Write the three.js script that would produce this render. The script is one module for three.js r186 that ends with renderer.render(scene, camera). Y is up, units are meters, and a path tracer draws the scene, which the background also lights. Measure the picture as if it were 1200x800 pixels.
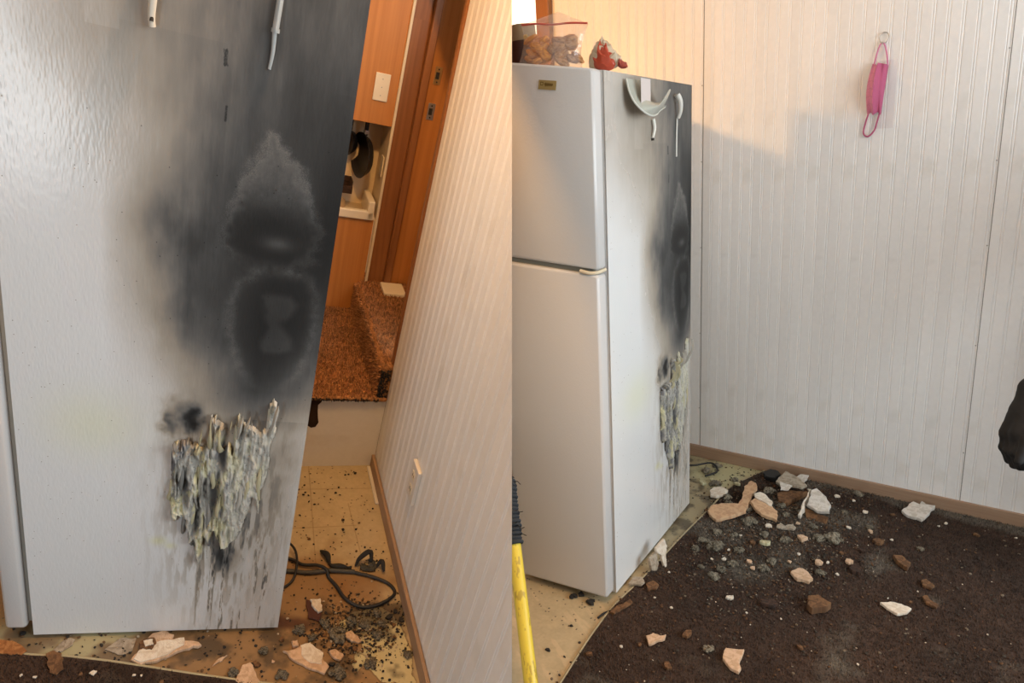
import * as THREE from 'three';
import { RoundedBoxGeometry } from 'three/addons/geometries/RoundedBoxGeometry.js';
import { mergeGeometries, mergeVertices, toCreasedNormals } from 'three/addons/utils/BufferGeometryUtils.js';
import { MarchingCubes } from 'three/addons/objects/MarchingCubes.js';
import { RectAreaLightUniformsLib } from 'three/addons/lights/RectAreaLightUniformsLib.js';

/* ------------------------------------------------------------------ camera, sky, daylight, exposure */
const V3 = (x, y, z) => new THREE.Vector3(x, y, z);
const scene = new THREE.Scene();
const camera = new THREE.PerspectiveCamera(53.13, 1.5, 0.05, 60);
camera.position.set(1.3715, 1.5021, 3.0967);
camera.rotation.set(-0.252101, 0.683283, -0.061214, 'YXZ');
scene.add(camera);
scene.background = new THREE.Color().setRGB(0.85, 0.92, 1.0);
const renderer = new THREE.WebGLRenderer({ antialias: true });
renderer.toneMapping = THREE.LinearToneMapping;
renderer.toneMappingExposure = 1.06;
renderer.shadowMap.enabled = true;
RectAreaLightUniformsLib.init();
const DAY = new THREE.Color().setRGB(0.86, 0.95, 1.0);
const WARM = new THREE.Color().setRGB(1.0, 0.54, 0.19);
function daylight(w, h, power, from, to) {
  const l = new THREE.RectAreaLight(DAY, power, w, h);
  l.position.copy(from); l.lookAt(to); scene.add(l);
}
daylight(2.1, 1.5, 7.2, V3(3.24, 1.5, 1.4), V3(0, 1.5, 1.4));        // the window in the right wall
daylight(0.45, 1.1, 12.5, V3(1.225, 0.65, 4.84), V3(1.225, 0.65, 0));      // the glazed door behind the camera

/* ------------------------------------------------------------------ helpers */
let seed = 7;
const srand = (s) => { seed = s >>> 0; };
const rnd = () => { seed = (seed + 0x6D2B79F5) >>> 0; let t = seed; t = Math.imul(t ^ (t >>> 15), t | 1); t ^= t + Math.imul(t ^ (t >>> 7), t | 61); return ((t ^ (t >>> 14)) >>> 0) / 4294967296; };
const rr = (a, b) => a + (b - a) * rnd();
const hash = (x, y) => { let h = (Math.imul(x, 374761393) + Math.imul(y, 668265263)) | 0; h = Math.imul(h ^ (h >>> 13), 1274126177); return ((h ^ (h >>> 16)) >>> 0) / 4294967296; };
function noise(x, y) {
  const i = Math.floor(x), j = Math.floor(y); let a = x - i, b = y - j;
  a = a * a * (3 - 2 * a); b = b * b * (3 - 2 * b);
  const p = hash(i, j), q = hash(i + 1, j), r = hash(i, j + 1), s = hash(i + 1, j + 1);
  return p + (q - p) * a + (r - p) * b + (p - q - r + s) * a * b;
}
const fbm = (x, y, n = 4) => { let s = 0, a = 0.5, t = 0; for (let k = 0; k < n; k++) { s += a * noise(x, y); t += a; a *= 0.5; x = x * 2.03 + 17.1; y = y * 2.03 + 9.7; } return s / t; };
const clamp = (v, a = 0, b = 1) => Math.min(b, Math.max(a, v));
const smooth = (a, b, v) => { const t = clamp((v - a) / (b - a)); return t * t * (3 - 2 * t); };
const lerp = (a, b, t) => a + (b - a) * t;
const mix3 = (a, b, t) => [lerp(a[0], b[0], t), lerp(a[1], b[1], t), lerp(a[2], b[2], t)];
const toS = (v) => Math.round(255 * clamp(v <= 0.0031308 ? v * 12.92 : 1.055 * Math.pow(v, 1 / 2.4) - 0.055));

function dataTex(w, h, fn, srgb = true, repeat = true) {            // fn(u, v) -> linear [r, g, b]
  const d = new Uint8Array(w * h * 4);
  for (let j = 0; j < h; j++) for (let i = 0; i < w; i++) {
    const c = fn((i + 0.5) / w, (j + 0.5) / h), k = (j * w + i) * 4;
    for (let m = 0; m < 3; m++) d[k + m] = srgb ? toS(c[m]) : Math.round(255 * clamp(c[m]));
    d[k + 3] = 255;
  }
  const t = new THREE.DataTexture(d, w, h, THREE.RGBAFormat);
  t.magFilter = THREE.LinearFilter; t.minFilter = THREE.LinearFilter;
  if (repeat) t.wrapS = t.wrapT = THREE.RepeatWrapping;
  if (srgb) t.colorSpace = THREE.SRGBColorSpace;
  t.needsUpdate = true; return t;
}
const lin = (r, g, b) => new THREE.Color().setRGB(r, g, b);
const std = (c, rough = 0.6, o = {}) => new THREE.MeshStandardMaterial({ color: lin(...c), roughness: rough, ...o });
const used = {};
const numbered = (n) => { const k = used[n] = (used[n] === undefined ? 0 : used[n] + 1); return k ? `${n}_${String(k).padStart(3, '0')}` : n; };
const shade = (o) => { o.traverse((m) => { if (m.isMesh) { m.castShadow = true; m.receiveShadow = true; } }); return o; };
function part(name, geo, mat, parent, label) {
  const m = new THREE.Mesh(geo, mat); m.name = name; m.castShadow = m.receiveShadow = true;
  if (label) m.userData.label = label;
  parent.add(m); return m;
}
function thing(name, label, category, group, kind) {
  const g = new THREE.Group(); g.name = numbered(name); scene.add(g);
  g.userData.label = label; if (category) g.userData.category = category;
  if (group) g.userData.group = group; if (kind) g.userData.kind = kind;
  return g;
}
function solo(name, geo, mat, label, category, group, kind) {
  const m = new THREE.Mesh(geo, mat); m.name = numbered(name); m.castShadow = m.receiveShadow = true; scene.add(m);
  m.userData.label = label; if (category) m.userData.category = category;
  if (group) m.userData.group = group; if (kind) m.userData.kind = kind;
  return m;
}
const structure = (name, geo, mat, label) => { const m = new THREE.Mesh(geo, mat); m.name = name; m.castShadow = m.receiveShadow = true; m.userData = { label, kind: 'structure', category: name.split('_')[0] }; scene.add(m); return m; };
const boxG = (x0, x1, y0, y1, z0, z1) => new THREE.BoxGeometry(x1 - x0, y1 - y0, z1 - z0).translate((x0 + x1) / 2, (y0 + y1) / 2, (z0 + z1) / 2);
const rbox = (x0, x1, y0, y1, z0, z1, r = 0.004, s = 2) => new RoundedBoxGeometry(x1 - x0, y1 - y0, z1 - z0, s, r).translate((x0 + x1) / 2, (y0 + y1) / 2, (z0 + z1) / 2);
function planarUV(g, fu, fv) {                                       // uv in metres from positions
  const p = g.attributes.position, uv = new Float32Array(p.count * 2);
  for (let i = 0; i < p.count; i++) { uv[2 * i] = fu(p.getX(i), p.getY(i), p.getZ(i)); uv[2 * i + 1] = fv(p.getX(i), p.getY(i), p.getZ(i)); }
  g.setAttribute('uv', new THREE.BufferAttribute(uv, 2)); return g;
}
const uvXZ = (g, s = 1) => planarUV(g, (x) => x * s, (x, y, z) => z * s);
const uvXY = (g, s = 1) => planarUV(g, (x) => x * s, (x, y) => y * s);
const uvZY = (g, s = 1) => planarUV(g, (x, y, z) => z * s, (x, y) => y * s);
function slab(poly, h, bevel = 0) {                                  // polygon in (x, z) raised to height h
  const sh = new THREE.Shape(poly.map(([x, z]) => new THREE.Vector2(x, -z)));
  const g = new THREE.ExtrudeGeometry(sh, bevel ? { depth: h - 2 * bevel, bevelEnabled: true, bevelThickness: bevel, bevelSize: bevel, bevelOffset: -bevel, bevelSegments: 2 } : { depth: h, bevelEnabled: false });
  g.rotateX(-Math.PI / 2); if (bevel) g.translate(0, bevel, 0);
  return g;
}
const tube = (pts, r, seg = 40, rad = 8) => new THREE.TubeGeometry(new THREE.CatmullRomCurve3(pts.map((p) => V3(...p))), seg, r, rad);
function taperTube(pts, rFn, seg = 24, rad = 8) {
  const g = new THREE.TubeGeometry(new THREE.CatmullRomCurve3(pts.map((p) => V3(...p))), seg, 1, rad);
  const p = g.attributes.position, c = new THREE.CatmullRomCurve3(pts.map((q) => V3(...q))), a = V3(0, 0, 0);
  for (let i = 0; i <= seg; i++) { c.getPointAt(i / seg, a); const r = rFn(i / seg); for (let j = 0; j <= rad; j++) { const k = i * (rad + 1) + j; p.setXYZ(k, a.x + (p.getX(k) - a.x) * r, a.y + (p.getY(k) - a.y) * r, a.z + (p.getZ(k) - a.z) * r); } }
  g.computeVertexNormals(); return g;
}
const inPoly = (x, y, P) => { let c = false; for (let i = 0, j = P.length - 1; i < P.length; j = i++) if ((P[i][1] > y) !== (P[j][1] > y) && x < (P[j][0] - P[i][0]) * (y - P[i][1]) / (P[j][1] - P[i][1]) + P[i][0]) c = !c; return c; };
const segD = (x, y, a, b) => { const dx = b[0] - a[0], dy = b[1] - a[1], t = clamp(((x - a[0]) * dx + (y - a[1]) * dy) / (dx * dx + dy * dy)); return Math.hypot(x - a[0] - t * dx, y - a[1] - t * dy); };
const lineD = (x, y, L, closed) => { let m = 9; for (let i = 0; i < L.length - 1; i++) m = Math.min(m, segD(x, y, L[i], L[i + 1])); if (closed) m = Math.min(m, segD(x, y, L[L.length - 1], L[0])); return m; };

/* the second, tilted room: its own floor, upright and wall direction */
const tilt = new THREE.Matrix4().makeBasis(V3(0.4769, -0.2115, -0.8531).normalize(), V3(0.3804, 0.9247, -0.0166).normalize(), V3(0.7924, -0.3166, 0.5215).normalize()).setPosition(-0.4752, 0.4879, 1.6634);
const tiltQ = new THREE.Quaternion().setFromRotationMatrix(tilt);
const seat = (o, x = 0, y = 0, z = 0, turn = 0) => { o.position.set(x, y, z).applyMatrix4(tilt); o.quaternion.copy(tiltQ).multiply(new THREE.Quaternion().setFromAxisAngle(V3(0, 1, 0), turn)); return o; };

/* ------------------------------------------------------------------ materials */
const grainTex = dataTex(256, 256, (u, v) => { const n = 0.5 * fbm(u * 64, v * 64, 3) + 0.5 * hash(Math.floor(u * 256), Math.floor(v * 256)); return [n, n, n]; }, false);
const peelTex = dataTex(512, 512, (u, v) => { const n = fbm(u * 230, v * 170, 2); return [n, n, n]; }, false);
peelTex.repeat.set(1, 1);
const paintTex = dataTex(512, 512, (u, v) => { const a = fbm(u * 5, v * 9, 5), s = fbm(u * 90, v * 90, 2); const d = smooth(0.62, 0.85, a) * 0.06; const k = 0.97 + 0.05 * (s - 0.5) - d; return [0.84 * k, 0.825 * k * (1 - d * 0.2), 0.795 * k * (1 - d * 0.6)]; });
const M = {};
M.wall = new THREE.MeshStandardMaterial({ map: paintTex, roughness: 0.42, bumpMap: grainTex, bumpScale: 0.0003 });
M.plaster = std([0.7, 0.68, 0.64], 0.9);
M.panelling = std([0.3, 0.2, 0.125], 0.6);
M.ceiling = std([0.75, 0.73, 0.7], 0.95);
const woodFn = (base, dark, fx, fy) => (u, v) => {
  const w = fbm(u * fx + 2.2 * fbm(u * 3, v * 2, 3), v * fy, 4), r = Math.abs(Math.sin((u * fx * 0.32 + 3.4 * fbm(u * 4, v * 1.2, 3)) * 6.283)), f = noise(u * fx * 9, v * fy * 2);
  return mix3(dark, base, clamp(0.25 + 0.45 * w + 0.3 * r * 0.8 + 0.2 * (f - 0.5)));
};
M.oak = new THREE.MeshStandardMaterial({ map: dataTex(512, 512, woodFn([0.56, 0.235, 0.062], [0.34, 0.12, 0.025], 30, 3)), roughness: 0.4 });
M.walnut = new THREE.MeshStandardMaterial({ map: dataTex(512, 512, woodFn([0.34, 0.14, 0.05], [0.15, 0.055, 0.018], 30, 3)), roughness: 0.4 });
M.base = new THREE.MeshStandardMaterial({ map: dataTex(512, 256, (u, v) => woodFn([0.38, 0.25, 0.16], [0.25, 0.15, 0.09], 24, 4)(v, u)), roughness: 0.55 });
M.enamel = new THREE.MeshStandardMaterial({ color: lin(0.62, 0.61, 0.595), roughness: 0.28, bumpMap: peelTex, bumpScale: 0.0003 });
M.gasket = std([0.36, 0.35, 0.31], 0.7);
M.rubber = std([0.012, 0.012, 0.013], 0.55);
M.black = std([0.02, 0.019, 0.018], 0.7);
M.pan = std([0.007, 0.006, 0.006], 0.45);
M.char = std([0.022, 0.02, 0.018], 0.9);
M.white = std([0.75, 0.74, 0.7], 0.5);
M.cream = std([0.72, 0.62, 0.44], 0.45);
M.ivory = std([0.75, 0.66, 0.5], 0.4);
M.brass = std([0.72, 0.5, 0.2], 0.35, { metalness: 0.9 });
M.steel = std([0.5, 0.48, 0.45], 0.35, { metalness: 0.9 });
const crumbly = (a, b, f = 14) => new THREE.MeshStandardMaterial({ map: dataTex(256, 256, (u, v) => mix3(a, b, smooth(0.35, 0.7, fbm(u * f, v * f, 4)))), roughness: 0.95, bumpMap: grainTex, bumpScale: 0.002 });
M.peach = crumbly([0.62, 0.4, 0.235], [0.5, 0.3, 0.17]);
M.peach2 = crumbly([0.66, 0.46, 0.31], [0.52, 0.34, 0.21]);
M.gyp = crumbly([0.76, 0.69, 0.58], [0.64, 0.54, 0.42]);
M.gyp2 = crumbly([0.7, 0.66, 0.6], [0.55, 0.5, 0.43]);
M.grey = crumbly([0.42, 0.36, 0.28], [0.28, 0.23, 0.17]);
M.brown = crumbly([0.19, 0.095, 0.04], [0.1, 0.048, 0.02]);
M.darkbrown = crumbly([0.06, 0.03, 0.018], [0.03, 0.016, 0.01]);
M.yellowish = crumbly([0.6, 0.56, 0.36], [0.42, 0.38, 0.22]);
M.fluff = crumbly([0.22, 0.19, 0.135], [0.08, 0.067, 0.048], 20);
M.fluff2 = crumbly([0.27, 0.235, 0.17], [0.1, 0.085, 0.06], 24);

/* carpet: dark brown pile with ash ground into it */
const carpetTone = (x, z, base) => { const a = fbm(x * 3 + 5, z * 3, 4), b = fbm(x * 26, z * 26, 3); const k = 0.55 + 0.75 * a + 0.5 * (b - 0.5); return [base[0] * k, base[1] * k, base[2] * k]; };
const ash = (x, z) => smooth(0.42, 0.75, fbm(x * 7 + 3, z * 7 + 8, 4) + 0.32 * Math.exp(-((x - 0.62) ** 2 / 0.12 + (z - 0.5) ** 2 / 0.25)) - 0.16 + 0.35 * Math.exp(-(((z - 0.03) / 0.05) ** 2)));
const CARPET = [0.05, 0.028, 0.018], RUST = [0.36, 0.165, 0.065];
const carpetTex = dataTex(1024, 1024, (u, v) => { const x = u * 2.2, z = v * 2.2; const c = carpetTone(x, z, CARPET), h = 0.6 + 0.8 * hash(Math.floor(u * 1024), Math.floor(v * 1024)); return mix3([c[0] * h, c[1] * h, c[2] * h], [0.13 * h, 0.115 * h, 0.09 * h], 0.75 * ash(x, z)); });
M.carpet = new THREE.MeshStandardMaterial({ map: carpetTex, roughness: 1, bumpMap: grainTex, bumpScale: 0.004 });
const rustTex = dataTex(512, 512, (u, v) => { const c = carpetTone(u * 3, v * 3, RUST), h = 0.55 + 0.9 * noise(u * 240, v * 160); return [c[0] * h, c[1] * h, c[2] * h]; });
M.rust = new THREE.MeshStandardMaterial({ map: rustTex, roughness: 1, bumpMap: grainTex, bumpScale: 0.006 });

/* linoleum: creamy tan sheet, smoke and water stained */
const linoBase = (x, z) => { const n = fbm(x * 22, z * 22, 4), m = fbm(x * 120, z * 120, 2); const k = 0.86 + 0.2 * (n - 0.5) + 0.14 * (m - 0.5); return [0.56 * k, 0.44 * k, 0.26 * k]; };
const CREAM = [[[-0.215, 0.654], [-0.149, 0.625], [-0.081, 0.603], [-0.045, 0.637], [-0.028, 0.678], [-0.015, 0.772], [-0.024, 0.855], [-0.105, 0.843], [-0.141, 0.788], [-0.168, 0.767], [-0.135, 0.746], [-0.144, 0.7], [-0.193, 0.666]], [[-0.178, 0.765], [-0.157, 0.749], [-0.137, 0.763], [-0.145, 0.791], [-0.173, 0.808]]];
const linoSeams = [[[-0.224, 0], [-0.252, 0.9]], [[-0.112, 0.19], [-0.101, 0.415]], [[-0.6, 0.29], [-0.1, 0.29]], [[-0.6, 0.11], [0, 0.12]]];
const linoTiltTex = dataTex(1024, 1024, (u, v) => {                  // covers x -1.2..0, z -0.02..1.28
  const x = -1.2 + 1.2 * u, z = -0.02 + 1.3 * v; let c = linoBase(x, z);
  const wob = 0.02 * (fbm(x * 40, z * 40, 3) - 0.5);
  const st = smooth(0.38, 0.52, z + wob * 2 + 0.25 * (fbm(x * 9, z * 9, 4) - 0.5)) * smooth(0.02, -0.14, x + wob + 0.2 * (fbm(x * 14 + 3, z * 14, 3) - 0.5));
  c = mix3(c, [0.25, 0.125, 0.04], 0.82 * st);
  const st2 = smooth(0.1, 0.0, Math.hypot((x + 0.13) / 0.9, (z - 0.53) / 0.6) - 0.04 + wob * 2); c = mix3(c, [0.24, 0.115, 0.035], 0.65 * st2);
  for (const P of CREAM) { if (inPoly(x + wob, z + wob, P)) c = mix3([0.58, 0.52, 0.3], c, 0.12); else { const d = lineD(x + wob, z + wob, P, true); c = mix3(c, [0.1, 0.06, 0.02], 0.6 * smooth(0.006, 0.001, d)); } }
  const soot = smooth(0.5, 0.72, fbm(x * 16 + 9, z * 16, 5) + 0.28 * Math.exp(-(((z - 0.67) / 0.09) ** 2 + ((x + 0.2) / 0.22) ** 2)) - 0.04) * smooth(0.5, 0.62, z); c = mix3(c, [0.05, 0.036, 0.022], 0.8 * soot);
  const red = smooth(0.09, 0.02, Math.hypot((x + 0.33) / 1.6, (z - 0.63 - 0.25 * (x + 0.33)) / 0.35) + wob); c = mix3(c, [0.055, 0.012, 0.006], 0.85 * red);
  for (const [a, b] of linoSeams) { const d = segD(x, z, a, b); if (z < 0.6) c = mix3(c, [0.2, 0.12, 0.045], 0.45 * smooth(0.0022, 0.0006, d)); }
  const sp = hash(Math.floor(x * 260), Math.floor(z * 260)); if (sp > 0.988) c = mix3(c, [0.03, 0.02, 0.015], 0.8);
  const left = smooth(-0.6, -0.72, x + wob) * smooth(0.5, 0.6, z); c = mix3(c, mix3([0.42, 0.4, 0.24], [0.17, 0.13, 0.08], smooth(0.42, 0.6, fbm(x * 12, z * 12, 4))), 0.8 * left);
  return c;
}, true, false);
M.linoTilt = new THREE.MeshStandardMaterial({ map: linoTiltTex, roughness: 0.42, bumpMap: grainTex, bumpScale: 0.0004 });
const linoTex = dataTex(1024, 1024, (u, v) => {                      // covers x -1..0.5, z 0..2.4
  const x = -1 + 1.5 * u, z = 2.4 * v; let c = linoBase(x, z); const wob = 0.03 * (fbm(x * 30, z * 30, 3) - 0.5);
  const dirt = smooth(1.25, 0.9, z + wob * 3) ; c = mix3(c, [0.3, 0.255, 0.15], 0.8 * dirt);
  const soot = smooth(0.46, 0.66, fbm(x * 15 + 4, z * 15, 5) + 0.1 * dirt - 0.08) * smooth(1.3, 0.8, z); c = mix3(c, [0.06, 0.045, 0.028], 0.78 * soot);
  const clean = smooth(0.2, 0.12, Math.hypot((x - 0.26) / 1.1, (z - 0.13)) + wob * 1.4); c = mix3(c, [0.5, 0.46, 0.26], 0.85 * clean);
  const scuff = smooth(0.6, 0.7, fbm(x * 8 + z * 5, z * 34 - x * 20, 4)) * smooth(1.2, 1.4, z); c = mix3(c, [0.66, 0.5, 0.3], 0.45 * scuff);
  const sp = hash(Math.floor(x * 200), Math.floor(z * 200)); if (sp > 0.985 && z < 1.5) c = mix3(c, [0.03, 0.024, 0.018], 0.8);
  return c;
}, true, false);
M.lino = new THREE.MeshStandardMaterial({ map: linoTex, roughness: 0.45, bumpMap: grainTex, bumpScale: 0.0004 });

/* ------------------------------------------------------------------ setting: the upright room */
const CEIL = 3.0, XL = -3.3, XR = 3.3, ZF = 4.9;
function holed(u0, u1, v0, v1, a0, a1, b0, b1, make) { return mergeGeometries([make(u0, a0, v0, v1), make(a1, u1, v0, v1), make(a0, a1, v0, b0), make(a0, a1, b1, v1)]); }
structure('ceiling', boxG(XL, XR, CEIL, CEIL + 0.1, -0.9, ZF), M.ceiling, 'plain ceiling above the room');
structure('wall_left', boxG(XL - 0.1, XL, 0, CEIL, -0.9, ZF), M.panelling, 'brown panelled wall far to the left');
structure('wall_right', holed(-0.9, ZF, 0, CEIL, 0.3, 2.5, 0.7, 2.3, (a, b, c, d) => boxG(XR, XR + 0.1, c, d, a, b)), M.panelling, 'brown panelled wall to the right with the daylight window');
structure('wall_front', holed(XL, XR, 0, CEIL, 0.95, 1.5, 0.05, 1.25, (a, b, c, d) => boxG(a, b, c, d, ZF, ZF + 0.1)), M.panelling, 'brown panelled wall behind the camera with the glazed door');
structure('floor', (() => { const g = boxG(XL, XR, -0.1, -0.012, -0.9, ZF); return uvXZ(g, 0.45); })(), M.carpet, 'sub floor under carpet and linoleum');
const glass = new THREE.MeshPhysicalMaterial({ color: 0xffffff, roughness: 0, transmission: 1, thickness: 0, ior: 1.45 });
const win = thing('window_1', 'white framed window letting in daylight', 'window', null, 'structure');
part('window_frame', mergeGeometries([rbox(3.27, 3.33, 0.7, 2.3, 0.3, 0.35), rbox(3.27, 3.33, 0.7, 2.3, 2.45, 2.5), rbox(3.27, 3.33, 0.7, 0.75, 0.3, 2.5), rbox(3.27, 3.33, 2.25, 2.3, 0.3, 2.5), rbox(3.285, 3.315, 0.7, 2.3, 1.38, 1.42)]), M.white, win);
part('pane', new THREE.PlaneGeometry(2.1, 1.5).rotateY(-Math.PI / 2).translate(3.3, 1.5, 1.4), glass, win);
const gd = thing('door_1', 'glazed door letting in daylight behind the camera', 'door', null, 'structure');
part('door_frame', mergeGeometries([rbox(0.95, 1.0, 0.05, 1.25, 4.87, 4.93), rbox(1.45, 1.5, 0.05, 1.25, 4.87, 4.93), rbox(0.95, 1.5, 0.05, 0.1, 4.87, 4.93), rbox(0.95, 1.5, 1.2, 1.25, 4.87, 4.93)]), M.white, gd);
part('pane', new THREE.PlaneGeometry(0.45, 1.1).translate(1.225, 0.65, 4.9), glass, gd);

/* floor coverings */
const carpetEdge = [[0.4, 2.05], [0.373, 1.818], [0.357, 1.708], [0.325, 1.513], [0.305, 1.315], [0.31, 1.171], [0.312, 1.042], [0.308, 0.772], [0.311, 0.522], [0.315, 0.237], [0.361, 0.084], [0.39, 0.0]];
const carpetPoly = [...carpetEdge, [3.28, 0.0], [3.28, 3.4], [0.62, 3.4]];
structure('floor_carpet', uvXZ(slab(carpetPoly, 0.012).translate(0, -0.004, 0), 1 / 2.2), M.carpet, 'dark brown soiled carpet covered in ash and plaster debris');
{
  const g = boxG(-1.0, 0.45, -0.011, 0, 0, 2.35); planarUV(g, (x) => (x + 1) / 1.5, (x, y, z) => z / 2.4);
  structure('floor_linoleum', g, M.lino, 'tan stained linoleum under the upright fridge');
  const strip = tube(carpetEdge.map(([x, z]) => [x - 0.004, 0.006, z]), 0.004, 60, 6);
  structure('trim_1', strip, std([0.4, 0.33, 0.2], 0.7), 'tan edge strip between linoleum and brown carpet');
}
const inCarpet = (x, z) => inPoly(x, z, carpetPoly);
function pile(name, n, place, geo, mat, label, category) {           // carpet pile: nobody could count it
  const im = new THREE.InstancedMesh(geo, mat, n); im.name = name; im.castShadow = false; im.receiveShadow = true;
  const m = new THREE.Matrix4(), q = new THREE.Quaternion(), e = new THREE.Euler(), c = new THREE.Color();
  for (let i = 0; i < n; i++) { const o = place(); e.set(rr(-0.6, 0.6), rr(0, 6.28), rr(-0.6, 0.6)); q.setFromEuler(e); const s = o.s ?? rr(0.6, 1.3); m.compose(o.p, o.q ? o.q.clone().multiply(q) : q, V3(s, s * (o.h ?? 1), s)); im.setMatrixAt(i, m); im.setColorAt(i, c.setRGB(...o.c)); }
  im.userData = { label, category, kind: 'stuff' }; scene.add(im); return im;
}
const tuftG = new THREE.ConeGeometry(0.0022, 0.011, 3, 1, true).translate(0, 0.0055, 0);
const tuftM = new THREE.MeshStandardMaterial({ color: 0xffffff, roughness: 1 });
srand(11);
pile('carpet_pile', 90000, () => {
  let x, z; do { x = rr(0.28, 1.9); z = rr(0.0, 1.95); } while (!inCarpet(x - 0.004, z));
  const c = carpetTone(x, z, CARPET), k = rr(0.5, 1.7), a = 0.8 * ash(x, z) * rr(0.3, 1); const d = mix3(c, [0.16, 0.14, 0.11], a);
  return { p: V3(x, 0.006, z), c: [d[0] * k, d[1] * k, d[2] * k] };
}, tuftG, tuftM, 'short dark brown carpet pile with grey ash', 'carpet pile');

/* beadboard planks */
const PITCH = 0.0465;
function plankGeo(h0, h1, cut) {                                     // one plank and its bead, face towards +z
  const s = new THREE.Shape([[0, -0.012], [0, -0.0015], [0.0012, -0.0005], [0.0022, 0], [0.0348, 0], [0.0358, -0.0005], [0.037, -0.0015], [0.0382, -0.0006], [0.0398, -0.0002], [0.0427, -0.0002], [0.0443, -0.0006], [0.0455, -0.0015], [0.0465, -0.0015], [0.0465, -0.012]].map(([x, y]) => new THREE.Vector2(x, y)));
  const g = new THREE.ExtrudeGeometry(s, { depth: 1, bevelEnabled: false });
  const p = g.attributes.position;
  for (let i = 0; i < p.count; i++) { const x = p.getX(i), d = p.getY(i), t = p.getZ(i); p.setXYZ(i, x, t < 0.5 ? h0 : (cut ? cut(x, d) : h1), d); }
  g.computeVertexNormals();
  return g;
}
const wallBack = structure('wall_back', (() => {
  const parts = [boxG(-0.765, XR, 0, CEIL, -0.1, -0.011), boxG(XL, -1.6, 0, CEIL, -0.1, -0.011), boxG(-1.6, -0.765, 0, 1.5, -0.1, -0.011), boxG(-1.6, -0.765, 2.75, CEIL, -0.1, -0.011)];
  return mergeGeometries(parts);
})(), M.plaster, 'white painted beadboard wall behind the upright fridge');
srand(21);
const plankTones = [1, 0.985, 0.97, 1.01].map((k) => { const m = M.wall.clone(); m.color = lin(k, k, k); return m; });
const seamsX = [0.047, 1.17];
{
  const pg = [0, 1, 2].map((k) => planarUV(plankGeo(0.05, 2.6), (x) => x + k * 0.37, (x, y) => y * 0.8));
  const n0 = Math.ceil(-0.765 / PITCH);
  for (let k = n0; k < 42; k++) { const m = part('plank', pg[(k + 99) % 3], plankTones[Math.floor(rnd() * 4)], wallBack); m.position.set(k * PITCH, 0, 0); }
  for (const x of seamsX) { part('seam', boxG(x - 0.0012, x + 0.0012, 0.05, 2.6, 0, 0.0006), std([0.22, 0.2, 0.18], 0.9), wallBack, 'thin dark joint between two wall sheets'); for (let k = 0; k < 6; k++) part('nail_head', new THREE.CylinderGeometry(0.0025, 0.0025, 0.002, 8).rotateX(Math.PI / 2).translate(x - 0.006, 0.3 + k * 0.38 + rr(-0.05, 0.05), 0.0006), M.gasket, wallBack); }
}
structure('wall_partition', rbox(-0.3, -0.2, 0, 1.73, 0.0, 0.62, 0.004), M.plaster, 'low partition hidden behind the upright fridge');
structure('baseboard_back', (() => { const g = rbox(-0.75, XR - 0.01, 0.0, 0.062, 0.0005, 0.014, 0.003); return planarUV(g, (x) => x * 1.2, (x, y, z) => (y + z) * 3); })(), M.base, 'low brown wooden baseboard under the beadboard wall');
structure('trim_2', mergeGeometries([rbox(-0.845, -0.765, 0, 2.75, -0.02, 0.024, 0.006), rbox(-1.68, -1.6, 0, 2.75, -0.02, 0.024, 0.006), rbox(-1.68, -0.765, 2.7, 2.78, -0.02, 0.024, 0.006), rbox(-1.62, -0.8, 1.44, 1.5, -0.02, 0.06, 0.006)]), M.walnut, 'brown wooden casing of the bright window above the fridge');
const w2 = thing('window_2', 'bright overexposed window at the top beside the beadboard wall', 'window', null, 'structure');
part('pane', new THREE.PlaneGeometry(0.76, 1.22).translate(-1.22, 2.1, -0.04), new THREE.MeshStandardMaterial({ color: 0xffffff, roughness: 0.3, emissive: lin(1, 0.96, 0.86), emissiveIntensity: 1.1 }), w2);
{ const l = new THREE.RectAreaLight(lin(1, 0.96, 0.86), 1.1, 0.76, 1.2); l.position.set(-1.22, 2.1, -0.035); l.lookAt(-1.22, 2.1, 3); scene.add(l); }

/* warm kitchen lamp standing to the left of the upright fridge, above its top */
function pendant(name, label, pos, upTo, power, r = 0.05) {
  const g = thing(name, label, 'lamp'); g.position.copy(pos);
  part('bulb', new THREE.SphereGeometry(r, 20, 14), new THREE.MeshStandardMaterial({ color: 0xffffff, emissive: WARM, emissiveIntensity: 3 }), g);
  part('socket', new THREE.CylinderGeometry(0.02, 0.024, 0.06, 14).translate(0, r + 0.025, 0), M.white, g);
  part('flex', new THREE.CylinderGeometry(0.004, 0.004, upTo - pos.y - r - 0.05, 6).translate(0, (upTo - pos.y + r + 0.05) / 2, 0), M.white, g);
  const l = new THREE.PointLight(WARM, power, 0, 2); l.castShadow = true; l.shadow.radius = r / 0.02; g.add(l); return g;
}
pendant('pendant_lamp', 'bare warm bulb hanging in the kitchen left of the upright fridge', V3(-1.0, 2.07, 1.4), CEIL, 5);

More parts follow.
